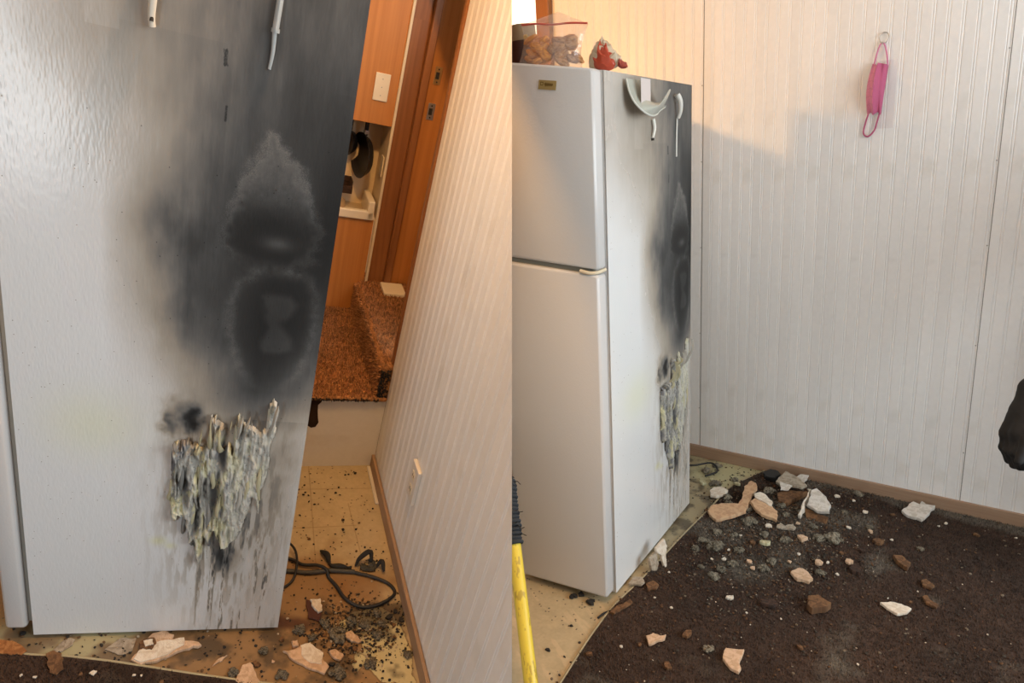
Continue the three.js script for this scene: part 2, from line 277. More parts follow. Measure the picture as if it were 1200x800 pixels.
/* ------------------------------------------------------------------ setting: the tilted room */
{
  const fl = structure('floor_kitchen', (() => { const g = boxG(-1.2, 0.0, -0.03, 0, -0.02, 1.28); return planarUV(g, (x) => (x + 1.2) / 1.2, (x, y, z) => (z + 0.02) / 1.3); })(), M.linoTilt, 'tan linoleum with brown stains beside the scorched fridge'); seat(fl);
  const cp = [[-1.2, 0.57], [-1.061, 0.605], [-0.959, 0.632], [-0.901, 0.654], [-0.823, 0.67], [-0.729, 0.697], [-0.543, 0.759], [-0.351, 0.818], [-0.171, 0.867], [0, 0.92], [0, 1.28], [-1.2, 1.28]];
  const c2 = structure('floor_rug', uvXZ(slab(cp, 0.008), 0.6), M.carpet, 'dark brown carpet edge below the scorched fridge'); seat(c2);
  const sp = structure('trim_3', tube(cp.slice(0, 10).map(([x, z]) => [x, 0.006, z - 0.003]), 0.0035, 60, 6), std([0.42, 0.36, 0.22], 0.7), 'pale edge strip between linoleum and carpet below the scorched fridge'); seat(sp);
  srand(31);
  pile('rug_pile', 26000, () => { let x, z; do { x = rr(-1.15, -0.02); z = rr(0.58, 1.1); } while (!inPoly(x, z - 0.004, cp)); const c = carpetTone(x + 2, z, CARPET), k = rr(0.45, 1.5); return { p: V3(x, 0.006, z).applyMatrix4(tilt), q: tiltQ, s: rr(0.5, 1), c: [c[0] * k, c[1] * k, c[2] * k] }; }, tuftG, tuftM, 'short dark brown carpet pile below the scorched fridge', 'carpet pile');
  // beadboard wall
  const top = (x, z) => 1.976 - 1.2512 * z - 3.6 * x;
  const wl = structure('wall_beadboard', (() => {                    // backing behind the planks, sloping free end
    const s = new THREE.Shape([[0, 0], [1.55, 0], [0.285, 1.6], [0, 1.6]].map(([z, y]) => new THREE.Vector2(z, y)));
    const g = new THREE.ExtrudeGeometry(s, { depth: 0.016, bevelEnabled: false }); g.rotateY(-Math.PI / 2); // (z,y,d)->(-d,y,z)
    const p = g.attributes.position; for (let i = 0; i < p.count; i++) { const d = -p.getX(i), y = p.getY(i), z = p.getZ(i); p.setXYZ(i, 0.011 + d, Math.min(y, 1.976 - 1.2512 * z - 3.6 * (0.011 + d) - 0.004), z); }
    g.computeVertexNormals(); return g;
  })(), M.plaster, 'white beadboard wall beside the scorched fridge, warm lit above'); seat(wl);
  srand(41);
  for (let k = 0; k < 34; k++) {
    const z0 = k * PITCH;                                           // plank face looks towards -x
    const g = plankGeo(0, 1.6, (x, d) => Math.max(0.001, Math.min(1.6, 1.976 - 1.2512 * (z0 + x) + 3.6 * d - 0.0015)));
    planarUV(g, (x) => x + k * 0.217, (x, y) => y * 0.8 + k * 0.31);
    g.rotateY(-Math.PI / 2);                                        // face -> -x, width -> +z
    const m = part('plank', g, plankTones[Math.floor(rnd() * 4)], wl); m.position.set(0, 0, z0);
  }
  seat(structure('wall_header', mergeGeometries([boxG(0, 0.02, 1.6, 2.5, -0.95, 0.05), boxG(0, 0.02, 1.76, 2.5, 0.05, 0.75)]), M.plaster, 'plain wall above the doorway'));
  seat(structure('wall_beyond', new THREE.ExtrudeGeometry(new THREE.Shape([[-0.66, 0.3], [-0.02, 0.3], [-0.02, 1.2], [-0.2, 1.28], [-0.37, 1.46], [-0.37, 1.66], [-0.66, 1.66]].map(([z, y]) => new THREE.Vector2(z, y))), { depth: 0.008, bevelEnabled: false }).rotateY(-Math.PI / 2).translate(0.176, 0, 0), M.walnut, 'brown panelled wall inside the doorway'));
  const bb = structure('baseboard_kitchen', (() => { const s = new THREE.Shape([[0, 0], [1.5, 0], [1.5, 0.05], [0, 0.05]].map(([z, y]) => new THREE.Vector2(z, y))); const g = new THREE.ExtrudeGeometry(s, { depth: 0.007, bevelEnabled: true, bevelSize: 0.002, bevelThickness: 0.002, bevelOffset: -0.002, bevelSegments: 2 }); g.rotateY(-Math.PI / 2).translate(-0.003, 0, 0); return planarUV(g, (x, y, z) => z * 1.2, (x, y) => y * 4 + x * 3); })(), M.base, 'brown wooden baseboard running along the beadboard wall'); seat(bb);
  // raised landing: white riser panel, rust carpet, one step to the doorway
  const rs = structure('wall_riser', (() => { const g = boxG(-0.95, 0, 0, 0.288, -0.02, 0); return uvXY(g, 1); })(), M.wall, 'white panel riser below the carpeted landing'); seat(rs);
  const hole = new THREE.Shape([[-0.34, 0.292], [-0.222, 0.292], [-0.214, 0.275], [-0.224, 0.262], [-0.222, 0.236], [-0.219, 0.215], [-0.214, 0.19], [-0.222, 0.172], [-0.236, 0.168], [-0.25, 0.178], [-0.34, 0.17]].map(([x, y]) => new THREE.Vector2(x, y)));
  part('burnt_hole', new THREE.ExtrudeGeometry(hole, { depth: 0.0015, bevelEnabled: false }).translate(0, 0, 0.0003), std([0.03, 0.012, 0.006], 0.95), rs, 'ragged charred brown hole in the white riser');
  seat(structure('floor_landing', (() => { const g = rbox(-0.95, 0.0, 0.284, 0.302, -0.75, 0.012, 0.008); return uvXZ(g, 1.4); })(), M.rust, 'rust brown carpeted landing behind the scorched fridge'));
  seat(structure('floor_step', (() => { const g = rbox(-0.04, 0.3, 0.29, 0.432, -0.72, 0.004, 0.02, 4); return planarUV(g, (x, y) => (x + y) * 1.4, (x, y, z) => z * 1.4); })(), M.rust, 'rust brown carpeted step leading to the doorway'));
  srand(51);
  const rustPile = (n, fn, nm, lb) => pile(nm, n, () => { const p = fn(); const c = carpetTone(p[0] * 2 + 3, p[2] * 2, RUST), k = rr(0.4, 1.5); return { p: V3(...p).applyMatrix4(tilt), q: p[3] ? tiltQ.clone().multiply(p[3]) : tiltQ, s: rr(0.7, 1.4), c: [c[0] * k, c[1] * k, c[2] * k] }; }, tuftG, tuftM, lb, 'carpet pile');
  rustPile(16000, () => [rr(-0.42, -0.04), 0.3, rr(-0.72, 0.01)], 'landing_pile', 'short rust brown carpet pile on the landing');
  const sideQ = new THREE.Quaternion().setFromAxisAngle(V3(0, 0, 1), 1.3);
  rustPile(12000, () => rnd() < 0.6 ? [rr(-0.03, 0.2), 0.43, rr(-0.7, -0.005)] : [-0.039, rr(0.3, 0.42), rr(-0.7, 0), sideQ], 'step_pile', 'short rust brown carpet pile on the step');
  // singed black fringe along the front edge
  const frM = M.char; srand(52);
  const fr = []; for (let k = 0; k < 160; k++) { const x = rr(-0.34, -0.03), l = rr(0.004, 0.012); fr.push(new THREE.ConeGeometry(0.003, l, 4).rotateX(rr(1.2, 2.2)).translate(x, 0.292 + rr(-0.004, 0.004), 0.013 + rr(0, 0.003))); }
  for (let k = 0; k < 140; k++) { fr.push(new THREE.ConeGeometry(0.004, rr(0.006, 0.014), 4).rotateX(rr(1.2, 2.0)).translate(rr(-0.036, -0.004), rr(0.3, 0.41), 0.006)); }
  const fringe = solo('singed_carpet_fringe', mergeGeometries(fr), frM, 'black singed fringe along the front edge of the landing carpet', 'fringe', null, 'stuff'); seat(fringe);
  // door frame of the kitchen doorway
  const jamb = thing('door_2', 'brown wooden door jamb with two strike plates beyond the beadboard wall', 'door frame', null, 'structure'); seat(jamb);
  const wuv = (g) => planarUV(g, (x, y, z) => (x + z) * 1.6, (x, y) => y * 0.7);
  part('jamb_board', wuv(rbox(0.085, 0.3, 0.43, 1.75, -0.66, -0.625, 0.003)), M.oak, jamb);
  part('door_stop', wuv(rbox(0.066, 0.092, 0.43, 1.75, -0.66, -0.6, 0.003)), M.walnut, jamb);
  part('jamb_board', wuv(rbox(0.0, 0.066, 0.43, 1.75, -0.66, -0.625, 0.003)), M.walnut, jamb);
  part('near_casing', wuv(rbox(-0.006, 0.012, 0.43, 1.72, -0.022, -0.001, 0.003)), M.walnut, jamb);
  for (const [y, h, mt] of [[1.262, 0.062, M.brass], [1.135, 0.06, M.steel]]) {
    const s = part('strike_plate', rbox(0.112, 0.138, y - h / 2, y + h / 2, -0.6255, -0.6225, 0.0012), mt, jamb, mt === M.brass ? 'brass strike plate, the upper one' : 'dull steel strike plate, the lower one');
    part('latch_hole', rbox(0.117, 0.13, y - 0.012, y + 0.012, -0.6235, -0.622, 0.0005), M.black, s);
    for (const d of [-1, 1]) part('screw', new THREE.CylinderGeometry(0.003, 0.003, 0.001, 10).rotateX(Math.PI / 2).translate(0.125, y + d * (h / 2 - 0.009), -0.622), M.black, s);
  }
  part('threshold', rbox(0.05, 0.14, 0.43, 0.446, -0.6, -0.5, 0.004), M.ivory, jamb, 'cream threshold piece on the carpeted step');
}

/* kitchen end of the tilted room */
{
  const wuv = (g) => planarUV(g, (x, y, z) => (x + z) * 1.6, (x, y) => y * 0.7);
  const up = thing('upper_cabinet', 'orange oak wall cabinet side seen beside the door jamb', 'cabinet'); seat(up, -0.25, 1.055, -0.62);
  part('body', wuv(rbox(-0.2, 0.243, 0, 1.2, -0.3, 0, 0.003)), M.oak, up);
  const sw = thing('switch_plate', 'ivory blank switch plate on the oak cabinet side', 'switch plate'); seat(sw, -0.066, 1.185, -0.6195);
  part('plate', rbox(-0.026, 0.026, -0.047, 0.047, 0, 0.005, 0.002), M.ivory, sw);
  for (const y of [-0.028, 0.0, 0.028]) part('screw', new THREE.CylinderGeometry(0.002, 0.002, 0.001, 8).rotateX(Math.PI / 2).translate(0, y, 0.005), M.gasket, sw);
  const tr = structure('trim_4', rbox(-0.008, 0.002, 0.3, 2.2, -0.63, -0.612, 0.002), M.cream, 'thin cream corner bead between oak cabinet and door jamb'); seat(tr);
  const sp = structure('wall_splashback', boxG(-0.5, -0.006, 0.7, 1.06, -0.8, -0.76), std([0.72, 0.58, 0.38], 0.6), 'cream kitchen wall behind the hanging pans'); seat(sp);
  seat(structure('wall_corner', boxG(-0.008, 0.0, 0.7, 1.06, -0.8, -0.62), std([0.72, 0.58, 0.38], 0.6), 'narrow cream return wall beside the pans'));
  const plate2 = solo('wall_switch', rbox(-0.0125, -0.008, 0.86, 0.935, -0.68, -0.64, 0.0015), M.ivory, 'narrow ivory switch on the cream return wall by the pans', 'switch'); seat(plate2);
  const low = thing('base_cabinet', 'orange oak base cabinet standing on the rust carpeted landing', 'cabinet'); seat(low, -0.25, 0.303, -0.62);
  part('body', wuv(rbox(-0.25, 0.238, 0, 0.39, -0.16, 0, 0.003)), M.oak, low);
  const ct = thing('counter_sink', 'cream kitchen sink counter with a raised rim', 'sink'); seat(ct, -0.25, 0.694, -0.62);
  part('rim', mergeGeometries([rbox(-0.25, 0.232, 0, 0.035, -0.012, 0.012, 0.005), rbox(0.205, 0.232, 0, 0.075, -0.14, 0.012, 0.006)]), M.ivory, ct);
  part('basin', boxG(-0.25, 0.21, -0.0, 0.012, -0.14, -0.01), std([0.5, 0.38, 0.22], 0.4), ct);
  const fp = (label, x, y, z, r, turn) => {
    const g = thing('frying_pan', label, 'pan'); seat(g, x, y, z, turn);
    const prof = [[0.001, 0], [r * 0.8, 0], [r, 0.025], [r * 0.97, 0.026], [r * 0.78, 0.004], [0.001, 0.004]].map(([a, b]) => new THREE.Vector2(a, b));
    part('dish', new THREE.LatheGeometry(prof, 28).rotateX(Math.PI / 2), M.pan, g);
    part('handle', rbox(-0.008, 0.008, r * 0.9, 1.052 - y, 0.008, 0.02, 0.004), M.pan, g);
    part('ferrule', rbox(-0.009, 0.009, r * 0.95, r * 0.95 + 0.016, 0.006, 0.022, 0.003), M.steel, g);
  };
  fp('larger black frying pan hanging edge on by the cream wall', -0.066, 0.915, -0.7, 0.085, -1.32);
  fp('smaller black pan hanging behind the larger pan', -0.118, 0.945, -0.752, 0.05, -1.1);
  const tray = thing('dish_tray', 'dark dish tray with a small cup standing in the sink', 'tray'); seat(tray, -0.14, 0.765, -0.712);
  part('tray', mergeGeometries([rbox(-0.05, 0.04, 0, 0.006, -0.03, 0.03, 0.002), rbox(-0.05, 0.04, 0, 0.05, -0.034, -0.028, 0.002), rbox(0.034, 0.04, 0, 0.05, -0.03, 0.03, 0.002), rbox(-0.05, 0.04, 0, 0.03, 0.028, 0.034, 0.002)]), M.darkbrown, tray);
  part('cup', new THREE.CylinderGeometry(0.014, 0.011, 0.03, 14).translate(-0.01, 0.02, 0), M.cream, tray);
  const cloth = solo('dish_cloth', (() => { const g = new THREE.PlaneGeometry(0.07, 0.05, 14, 10); const p = g.attributes.position; for (let i = 0; i < p.count; i++) p.setZ(i, 0.012 * Math.sin(p.getX(i) * 90 + p.getY(i) * 20)); g.rotateX(-0.9); g.computeVertexNormals(); return g; })(), std([0.32, 0.21, 0.1], 0.95, { side: THREE.DoubleSide }), 'crumpled brown cloth lying in the cream sink', 'cloth'); seat(cloth, -0.16, 0.735, -0.645);
  const l = pendant('pendant_lamp', 'bare warm bulb hanging above the carpeted landing', V3(-0.33, 2.35, 0.72).applyMatrix4(tilt), CEIL, 5.2);
}

/* ------------------------------------------------------------------ refrigerators */
const SOOT = [
[215,215,215,215,215,214,213,212,209,206,204,198,192,191,195],[215,215,215,215,215,214,213,212,210,207,204,198,191,191,196],[215,215,215,215,215,214,213,212,210,208,204,197,190,191,196],[215,215,215,215,215,214,213,212,210,208,204,196,189,191,197],[215,215,215,215,215,214,213,212,210,207,203,194,187,190,197],[215,215,215,215,215,214,213,212,208,205,199,190,183,188,196],[215,215,215,215,215,214,213,211,206,202,196,186,179,186,195],[215,215,215,215,215,214,213,210,205,200,192,182,176,185,195],[215,215,215,215,215,214,213,209,202,197,189,178,174,184,195],[215,215,215,215,215,213,212,207,198,192,183,172,171,182,193],[215,215,215,215,215,213,211,205,194,186,177,166,167,179,190],[215,215,215,215,215,212,210,202,188,179,168,156,161,175,187],[215,215,215,215,215,211,207,194,173,159,136,115,124,145,159],[215,215,215,215,215,210,205,188,160,141,105,74,88,112,129],[215,215,215,215,215,206,197,173,137,117,88,63,76,94,111],[215,215,215,215,215,202,190,159,113,92,69,54,59,66,84],[215,215,215,214,213,193,174,145,103,84,64,52,54,56,75],[215,215,215,214,212,186,160,131,93,77,60,52,53,53,65],[215,215,215,213,211,176,140,120,93,79,60,53,52,52,59],[215,214,214,211,208,174,134,115,95,80,60,54,53,53,58],[214,213,212,209,205,179,149,128,105,88,67,61,58,57,60],[212,210,206,201,194,178,158,136,113,95,74,69,67,65,65],[205,204,199,193,184,175,164,145,125,104,83,76,69,69,69],[199,197,188,180,170,163,155,141,126,107,89,81,72,73,74],[188,189,180,173,162,156,149,137,127,111,97,88,81,81,81],[183,183,173,165,154,148,142,133,125,112,101,93,87,87,88],[180,180,172,164,152,145,139,130,123,113,106,99,95,94,94],[180,180,172,164,152,145,138,128,120,111,106,101,99,98,98],[180,180,173,165,152,145,137,127,119,110,106,101,100,100,100]];
const RING1 = [[0.755,0.641],[0.684,0.651],[0.657,0.666],[0.658,0.692],[0.683,0.724],[0.715,0.756],[0.742,0.782],[0.769,0.798],[0.811,0.787],[0.863,0.761],[0.912,0.728],[0.942,0.698],[0.942,0.676],[0.906,0.656],[0.865,0.647]];
const RING2 = [[0.756,0.636],[0.704,0.619],[0.682,0.589],[0.689,0.548],[0.717,0.511],[0.762,0.48],[0.811,0.466]];
const RING3 = [[0.866,0.644],[0.932,0.636],[0.963,0.614],[0.972,0.572],[0.957,0.527],[0.927,0.493],[0.871,0.47]];
const PALE = [[0.77,0.61],[0.803,0.615],[0.89,0.614],[0.915,0.6],[0.9,0.581],[0.868,0.569],[0.908,0.553],[0.918,0.532],[0.872,0.522],[0.8,0.522],[0.779,0.536],[0.802,0.563],[0.779,0.587]];
const MELT = [[0.508,0.362],[0.516,0.381],[0.551,0.387],[0.59,0.385],[0.619,0.376],[0.627,0.382],[0.652,0.38],[0.654,0.408],[0.638,0.43],[0.656,0.432],[0.67,0.423],[0.702,0.413],[0.7,0.388],[0.696,0.374],[0.712,0.389],[0.728,0.374],[0.73,0.41],[0.735,0.432],[0.749,0.439],[0.755,0.423],[0.788,0.415],[0.819,0.406],[0.844,0.418],[0.846,0.449],[0.858,0.462],[0.879,0.453],[0.877,0.426],[0.888,0.408],[0.872,0.385],[0.873,0.355],[0.868,0.324],[0.85,0.3],[0.857,0.242],[0.839,0.275],[0.822,0.291],[0.809,0.259],[0.793,0.225],[0.77,0.204],[0.728,0.19],[0.702,0.204],[0.682,0.224],[0.674,0.19],[0.651,0.207],[0.643,0.163],[0.626,0.163],[0.613,0.19],[0.592,0.198],[0.569,0.24],[0.554,0.256],[0.539,0.244],[0.516,0.255],[0.51,0.302],[0.51,0.34]];
const AS = 2.92;                                                     // panel height over depth, for round distances
const scl = (P) => P.map(([u, v]) => [u, v * AS]);
const R1 = scl(RING1), R2 = scl(RING2), R3 = scl(RING3), R4 = scl(PALE);
const gs = (u, v, cu, cv, su, sv) => Math.exp(-(((u - cu) / su) ** 2 + ((v - cv) / sv) ** 2));
function sootGray(u, v) {                                            // 215 clean enamel .. 45 dense soot
  const wu = u + 0.03 * (fbm(u * 9 + 40, v * 22, 3) - 0.5), wv = v + 0.012 * (fbm(u * 9, v * 22 + 70, 3) - 0.5);
  const x = clamp(wu * 14, 0, 13.999), y = clamp(wv * 28, 0, 27.999), i = Math.floor(x), j = Math.floor(y); let a = x - i, b = y - j;
  let g = (SOOT[j][i] * (1 - a) + SOOT[j][i + 1] * a) * (1 - b) + (SOOT[j + 1][i] * (1 - a) + SOOT[j + 1][i + 1] * a) * b;
  const film = clamp((215 - g) / 110) * clamp((g - 50) / 60);
  g += film * (34 * (fbm(u * 13, v * 20, 4) - 0.5) + 16 * (fbm(u * 40, v * 22, 3) - 0.5) + 8 * (fbm(u * 120, v * 14, 2) - 0.5));
  // cloudy smoke tongues left of the dense burn
  g -= 42 * gs(u, v, 0.5, 0.68, 0.1, 0.06) * fbm(u * 20, v * 30, 3) + 34 * gs(u, v, 0.5, 0.56, 0.09, 0.05) * fbm(u * 22 + 5, v * 34, 3);
  { const q = u + 0.05 * (fbm(u * 22 + 8, v * 60, 3) - 0.5), r = v + 0.03 * (fbm(u * 22, v * 60 + 8, 3) - 0.5); g -= 85 * gs(q, r, 0.5, 0.405, 0.022, 0.026) + 135 * gs(q, r, 0.576, 0.41, 0.036, 0.022) + 30 * gs(q, r, 0.53, 0.425, 0.05, 0.02); }
  if (u > 0.58 && v > 0.42 && v < 0.86) {
    const V = v * AS, in1 = inPoly(u, V, R1), d1 = lineD(u, V, R1), d2 = Math.min(lineD(u, V, R2), lineD(u, V, R3));
    const sp = 0.35 + 0.9 * fbm(u * 60, v * 150, 3), grain = 0.6 + 0.8 * hash(Math.floor(u * 700), Math.floor(v * 1800));
    const sd = (in1 ? d1 : -d1) + 0.06 * (fbm(u * 26, v * 70, 3) - 0.5) + 0.022 * (grain - 1);
    const fill = smooth(-0.045, 0.03, sd) * smooth(0.645, 0.67, v);
    g = lerp(g, lerp(58, 97, smooth(0.685, 0.765, v)) * (0.86 + 0.2 * sp), 0.9 * fill);
    const eye = smooth(1.55, 0.5, Math.hypot((u - 0.8) / 0.125, (v - 0.679) / 0.034) + 0.25 * (fbm(u * 18, v * 50, 2) - 0.5)); g = lerp(g, 43, 0.92 * eye);
    g += 20 * Math.exp(-((sd / 0.02) ** 2)) * grain * smooth(0.642, 0.66, v) + 30 * gs(u, v, 0.8, 0.643, 0.08, 0.011) * sp;
    g += 9 * (grain - 1) * fill * (1 - eye);
    g += 26 * Math.exp(-((d2 / 0.022) ** 2)) * sp * grain * smooth(0.45, 0.52, v);
    g -= 20 * gs(u, v, 0.98, 0.72, 0.05, 0.1);
    g += 44 * gs(u, v, 0.815, 0.677, 0.05, 0.009);
    const du = u + 0.02 * (fbm(u * 30, v * 80, 2) - 0.5), dp = lineD(du, V, R4, true); g += inPoly(du, V, R4) ? 22 * smooth(0, 0.03, dp) + 6 * fbm(u * 30, v * 90, 2) : 0;
    g -= 14 * gs(u, v, 0.84, 0.57, 0.1, 0.08);
  }
  if (v < 0.42) {                                                    // marbled scorch around and below the melted patch
    const mm = gs(u, v, 0.72, 0.24, 0.19, 0.16);
    const n = fbm(u * 60, v * 26, 4); g -= 72 * mm * smooth(0.42, 0.66, n);
    g -= 90 * gs(u, v, 0.735, 0.16, 0.05, 0.03) * (0.5 + fbm(u * 40, v * 60, 3));
    const dr = smooth(0.55, 0.75, noise(u * 95, v * 9)) * smooth(0.55, 0.7, u) * smooth(1.02, 0.9, u) * smooth(0.3, 0.1, v); g -= 52 * dr * smooth(0.35, 0.65, fbm(u * 130, v * 70, 3)) * 1.2;
    g -= 45 * gs(u, v, 0.93, 0.34, 0.06, 0.09) * fbm(u * 14, v * 30, 3);
  }
  // clean rectangles where tape once covered the enamel
  if (u > 0.255 && u < 0.34 && v > 0.875 && v < 0.95) g += 7;
  if (u > 0.34 && u < 0.62 && v > 0.885 && v < 0.95) g += 3;
  // specks and the two rusty drips
  const s1 = hash(Math.floor(u * 190), Math.floor(v * 540)); if (s1 > 0.9975 && v < 0.8) g -= 90 * smooth(0.6, 0.2, Math.hypot((u * 190) % 1 - 0.5, (v * 540) % 1 - 0.5) * 1.5);
  const d3 = Math.min(segD(u, v * AS, [0.618, 0.865 * AS], [0.617, 0.878 * AS]) - 0.006 * noise(u * 200, v * 300), segD(u, v * AS, [0.627, 0.808 * AS], [0.628, 0.823 * AS])); if (d3 < 0.005) g -= 48 * smooth(0.005, 0.0, d3) * (0.4 + noise(u * 500, v * 900));
  return clamp(g, 38, 222);
}
function sootColour(u, v) {
  const g = sootGray(u, v), k = 0.76 * Math.pow(g / 215, 2.75), mid = clamp((215 - g) / 60) * clamp((g - 85) / 60), deep = clamp((110 - g) / 50);
  const yel = 0.16 * gs(u, v, 0.25, 0.397, 0.16, 0.05) + 0.28 * gs(u, v, 0.475, 0.195, 0.03, 0.008) + 0.24 * gs(u, v, 0.52, 0.185, 0.02, 0.006);
  return [k * (0.985 + 0.14 * mid), k * (0.99 + 0.0 * mid - 0.01 * deep), k * (0.985 - 0.17 * mid - 0.05 * deep) * (1 - yel)];
}
function sidePanelMat(w, h, warp) {
  const map = dataTex(w, h, (u, v) => sootColour(...warp(u, v)), true, false);
  const rough = dataTex(w >> 2, h >> 2, (u, v) => { const r = 0.22 + 0.6 * clamp((190 - sootGray(...warp(u, v))) / 110); return [r, r, r]; }, false, false);
  const m = new THREE.MeshStandardMaterial({ map, roughnessMap: rough, roughness: 1, bumpMap: peelTex, bumpScale: 0.00028 });
  return m;
}
function meltGeo(D, H, S, N, warpInv, sd) {                          // sagging foam and plastic standing proud of the panel
  const P = MELT.map(([u, v]) => { const q = warpInv(u, v); return [q[0] * D, q[1] * H]; });
  let a0 = 9, a1 = -9, b0 = 9, b1 = -9; for (const [a, b] of P) { a0 = Math.min(a0, a); a1 = Math.max(a1, a); b0 = Math.min(b0, b); b1 = Math.max(b1, b); }
  const st = 0.0021, nx = Math.ceil((a1 - a0) / st), ny = Math.ceil((b1 - b0) / st), idx = new Int32Array((nx + 1) * (ny + 1)).fill(-1), pos = [], col = [], tri = [];
  for (let j = 0; j <= ny; j++) for (let i = 0; i <= nx; i++) {
    const a = a0 + i * st, b = b0 + j * st, x = a + 0.006 * (fbm(a * 90, b * 30 + sd, 3) - 0.5), y = b + 0.02 * (noise(a * 240, b * 14 + sd) - 0.5);
    if (!inPoly(x, y, P)) continue;
    const e = smooth(0, 0.006, lineD(x, y, P, true)), ua = (a - a0) / (a1 - a0), vb = (b - b0) / (b1 - b0);
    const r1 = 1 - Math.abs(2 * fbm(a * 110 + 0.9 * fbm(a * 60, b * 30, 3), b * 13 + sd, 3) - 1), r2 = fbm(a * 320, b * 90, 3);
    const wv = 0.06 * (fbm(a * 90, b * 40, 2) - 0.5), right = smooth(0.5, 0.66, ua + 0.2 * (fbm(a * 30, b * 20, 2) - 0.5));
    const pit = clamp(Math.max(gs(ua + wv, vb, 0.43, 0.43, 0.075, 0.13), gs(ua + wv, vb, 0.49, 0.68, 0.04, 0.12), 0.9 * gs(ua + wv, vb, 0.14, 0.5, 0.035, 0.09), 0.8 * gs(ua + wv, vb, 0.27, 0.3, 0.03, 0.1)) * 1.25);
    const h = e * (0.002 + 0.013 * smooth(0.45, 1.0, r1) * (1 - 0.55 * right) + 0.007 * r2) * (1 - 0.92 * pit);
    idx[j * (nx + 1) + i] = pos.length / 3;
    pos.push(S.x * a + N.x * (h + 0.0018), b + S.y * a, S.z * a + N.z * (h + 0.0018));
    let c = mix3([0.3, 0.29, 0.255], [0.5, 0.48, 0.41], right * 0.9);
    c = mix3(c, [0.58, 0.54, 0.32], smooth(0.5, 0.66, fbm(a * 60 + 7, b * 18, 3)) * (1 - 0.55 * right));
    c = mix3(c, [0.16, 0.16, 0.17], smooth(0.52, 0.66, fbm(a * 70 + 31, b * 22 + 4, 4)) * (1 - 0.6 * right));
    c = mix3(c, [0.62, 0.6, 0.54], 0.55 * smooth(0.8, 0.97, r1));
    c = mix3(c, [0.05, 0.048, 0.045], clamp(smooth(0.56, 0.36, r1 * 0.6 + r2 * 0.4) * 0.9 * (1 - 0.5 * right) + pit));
    if (hash(i, j) > 0.975) c = mix3(c, [0.05, 0.05, 0.05], 0.6);
    col.push(...c);
  }
  const at = (i, j) => idx[j * (nx + 1) + i];
  for (let j = 0; j < ny; j++) for (let i = 0; i < nx; i++) { const p = at(i, j), q = at(i + 1, j), r = at(i, j + 1), s = at(i + 1, j + 1); if (p >= 0 && q >= 0 && r >= 0) tri.push(p, q, r); if (q >= 0 && s >= 0 && r >= 0) tri.push(q, s, r); }
  const g = new THREE.BufferGeometry(); g.setAttribute('position', new THREE.Float32BufferAttribute(pos, 3)); g.setAttribute('color', new THREE.Float32BufferAttribute(col, 3)); g.setIndex(tri); g.computeVertexNormals(); return g;
}
function planBox(o, A, la, B, lb, y0, y1, bevel = 0.004) {           // box on plan vectors A and B, edges softened
  const g = new RoundedBoxGeometry(1, y1 - y0, 1, 3, 0.0001);
  const bx = new RoundedBoxGeometry(la, y1 - y0, lb, 3, bevel).translate(la / 2, (y1 + y0) / 2, lb / 2); g.dispose();
  const p = bx.attributes.position; for (let i = 0; i < p.count; i++) { const a = p.getX(i), y = p.getY(i), b = p.getZ(i); p.setXYZ(i, o.x + A.x * a + B.x * b, y * (1 + B.y * b), o.z + A.z * a + B.z * b); }
  // keep outward winding whatever the handedness of A, B
  const c = V3(A.x, A.y, A.z).cross(V3(B.x, B.y, B.z)); const flip = c.y > 0;
  const ng = bx.index ? bx.toNonIndexed() : bx; const q = ng.attributes.position;
  if (flip) for (let i = 0; i < q.count; i += 3) { const t = [q.getX(i), q.getY(i), q.getZ(i)]; q.setXYZ(i, q.getX(i + 1), q.getY(i + 1), q.getZ(i + 1)); q.setXYZ(i + 1, ...t); }
  let r = new THREE.BufferGeometry(); r.setAttribute('position', q); r = toCreasedNormals(mergeVertices(r), 0.6); return planarUV(r, (x, y, z) => (x + z) * 1.5, (x, y) => y * 1.5);
}
const meltM = new THREE.MeshStandardMaterial({ vertexColors: true, roughness: 0.72, side: THREE.DoubleSide });
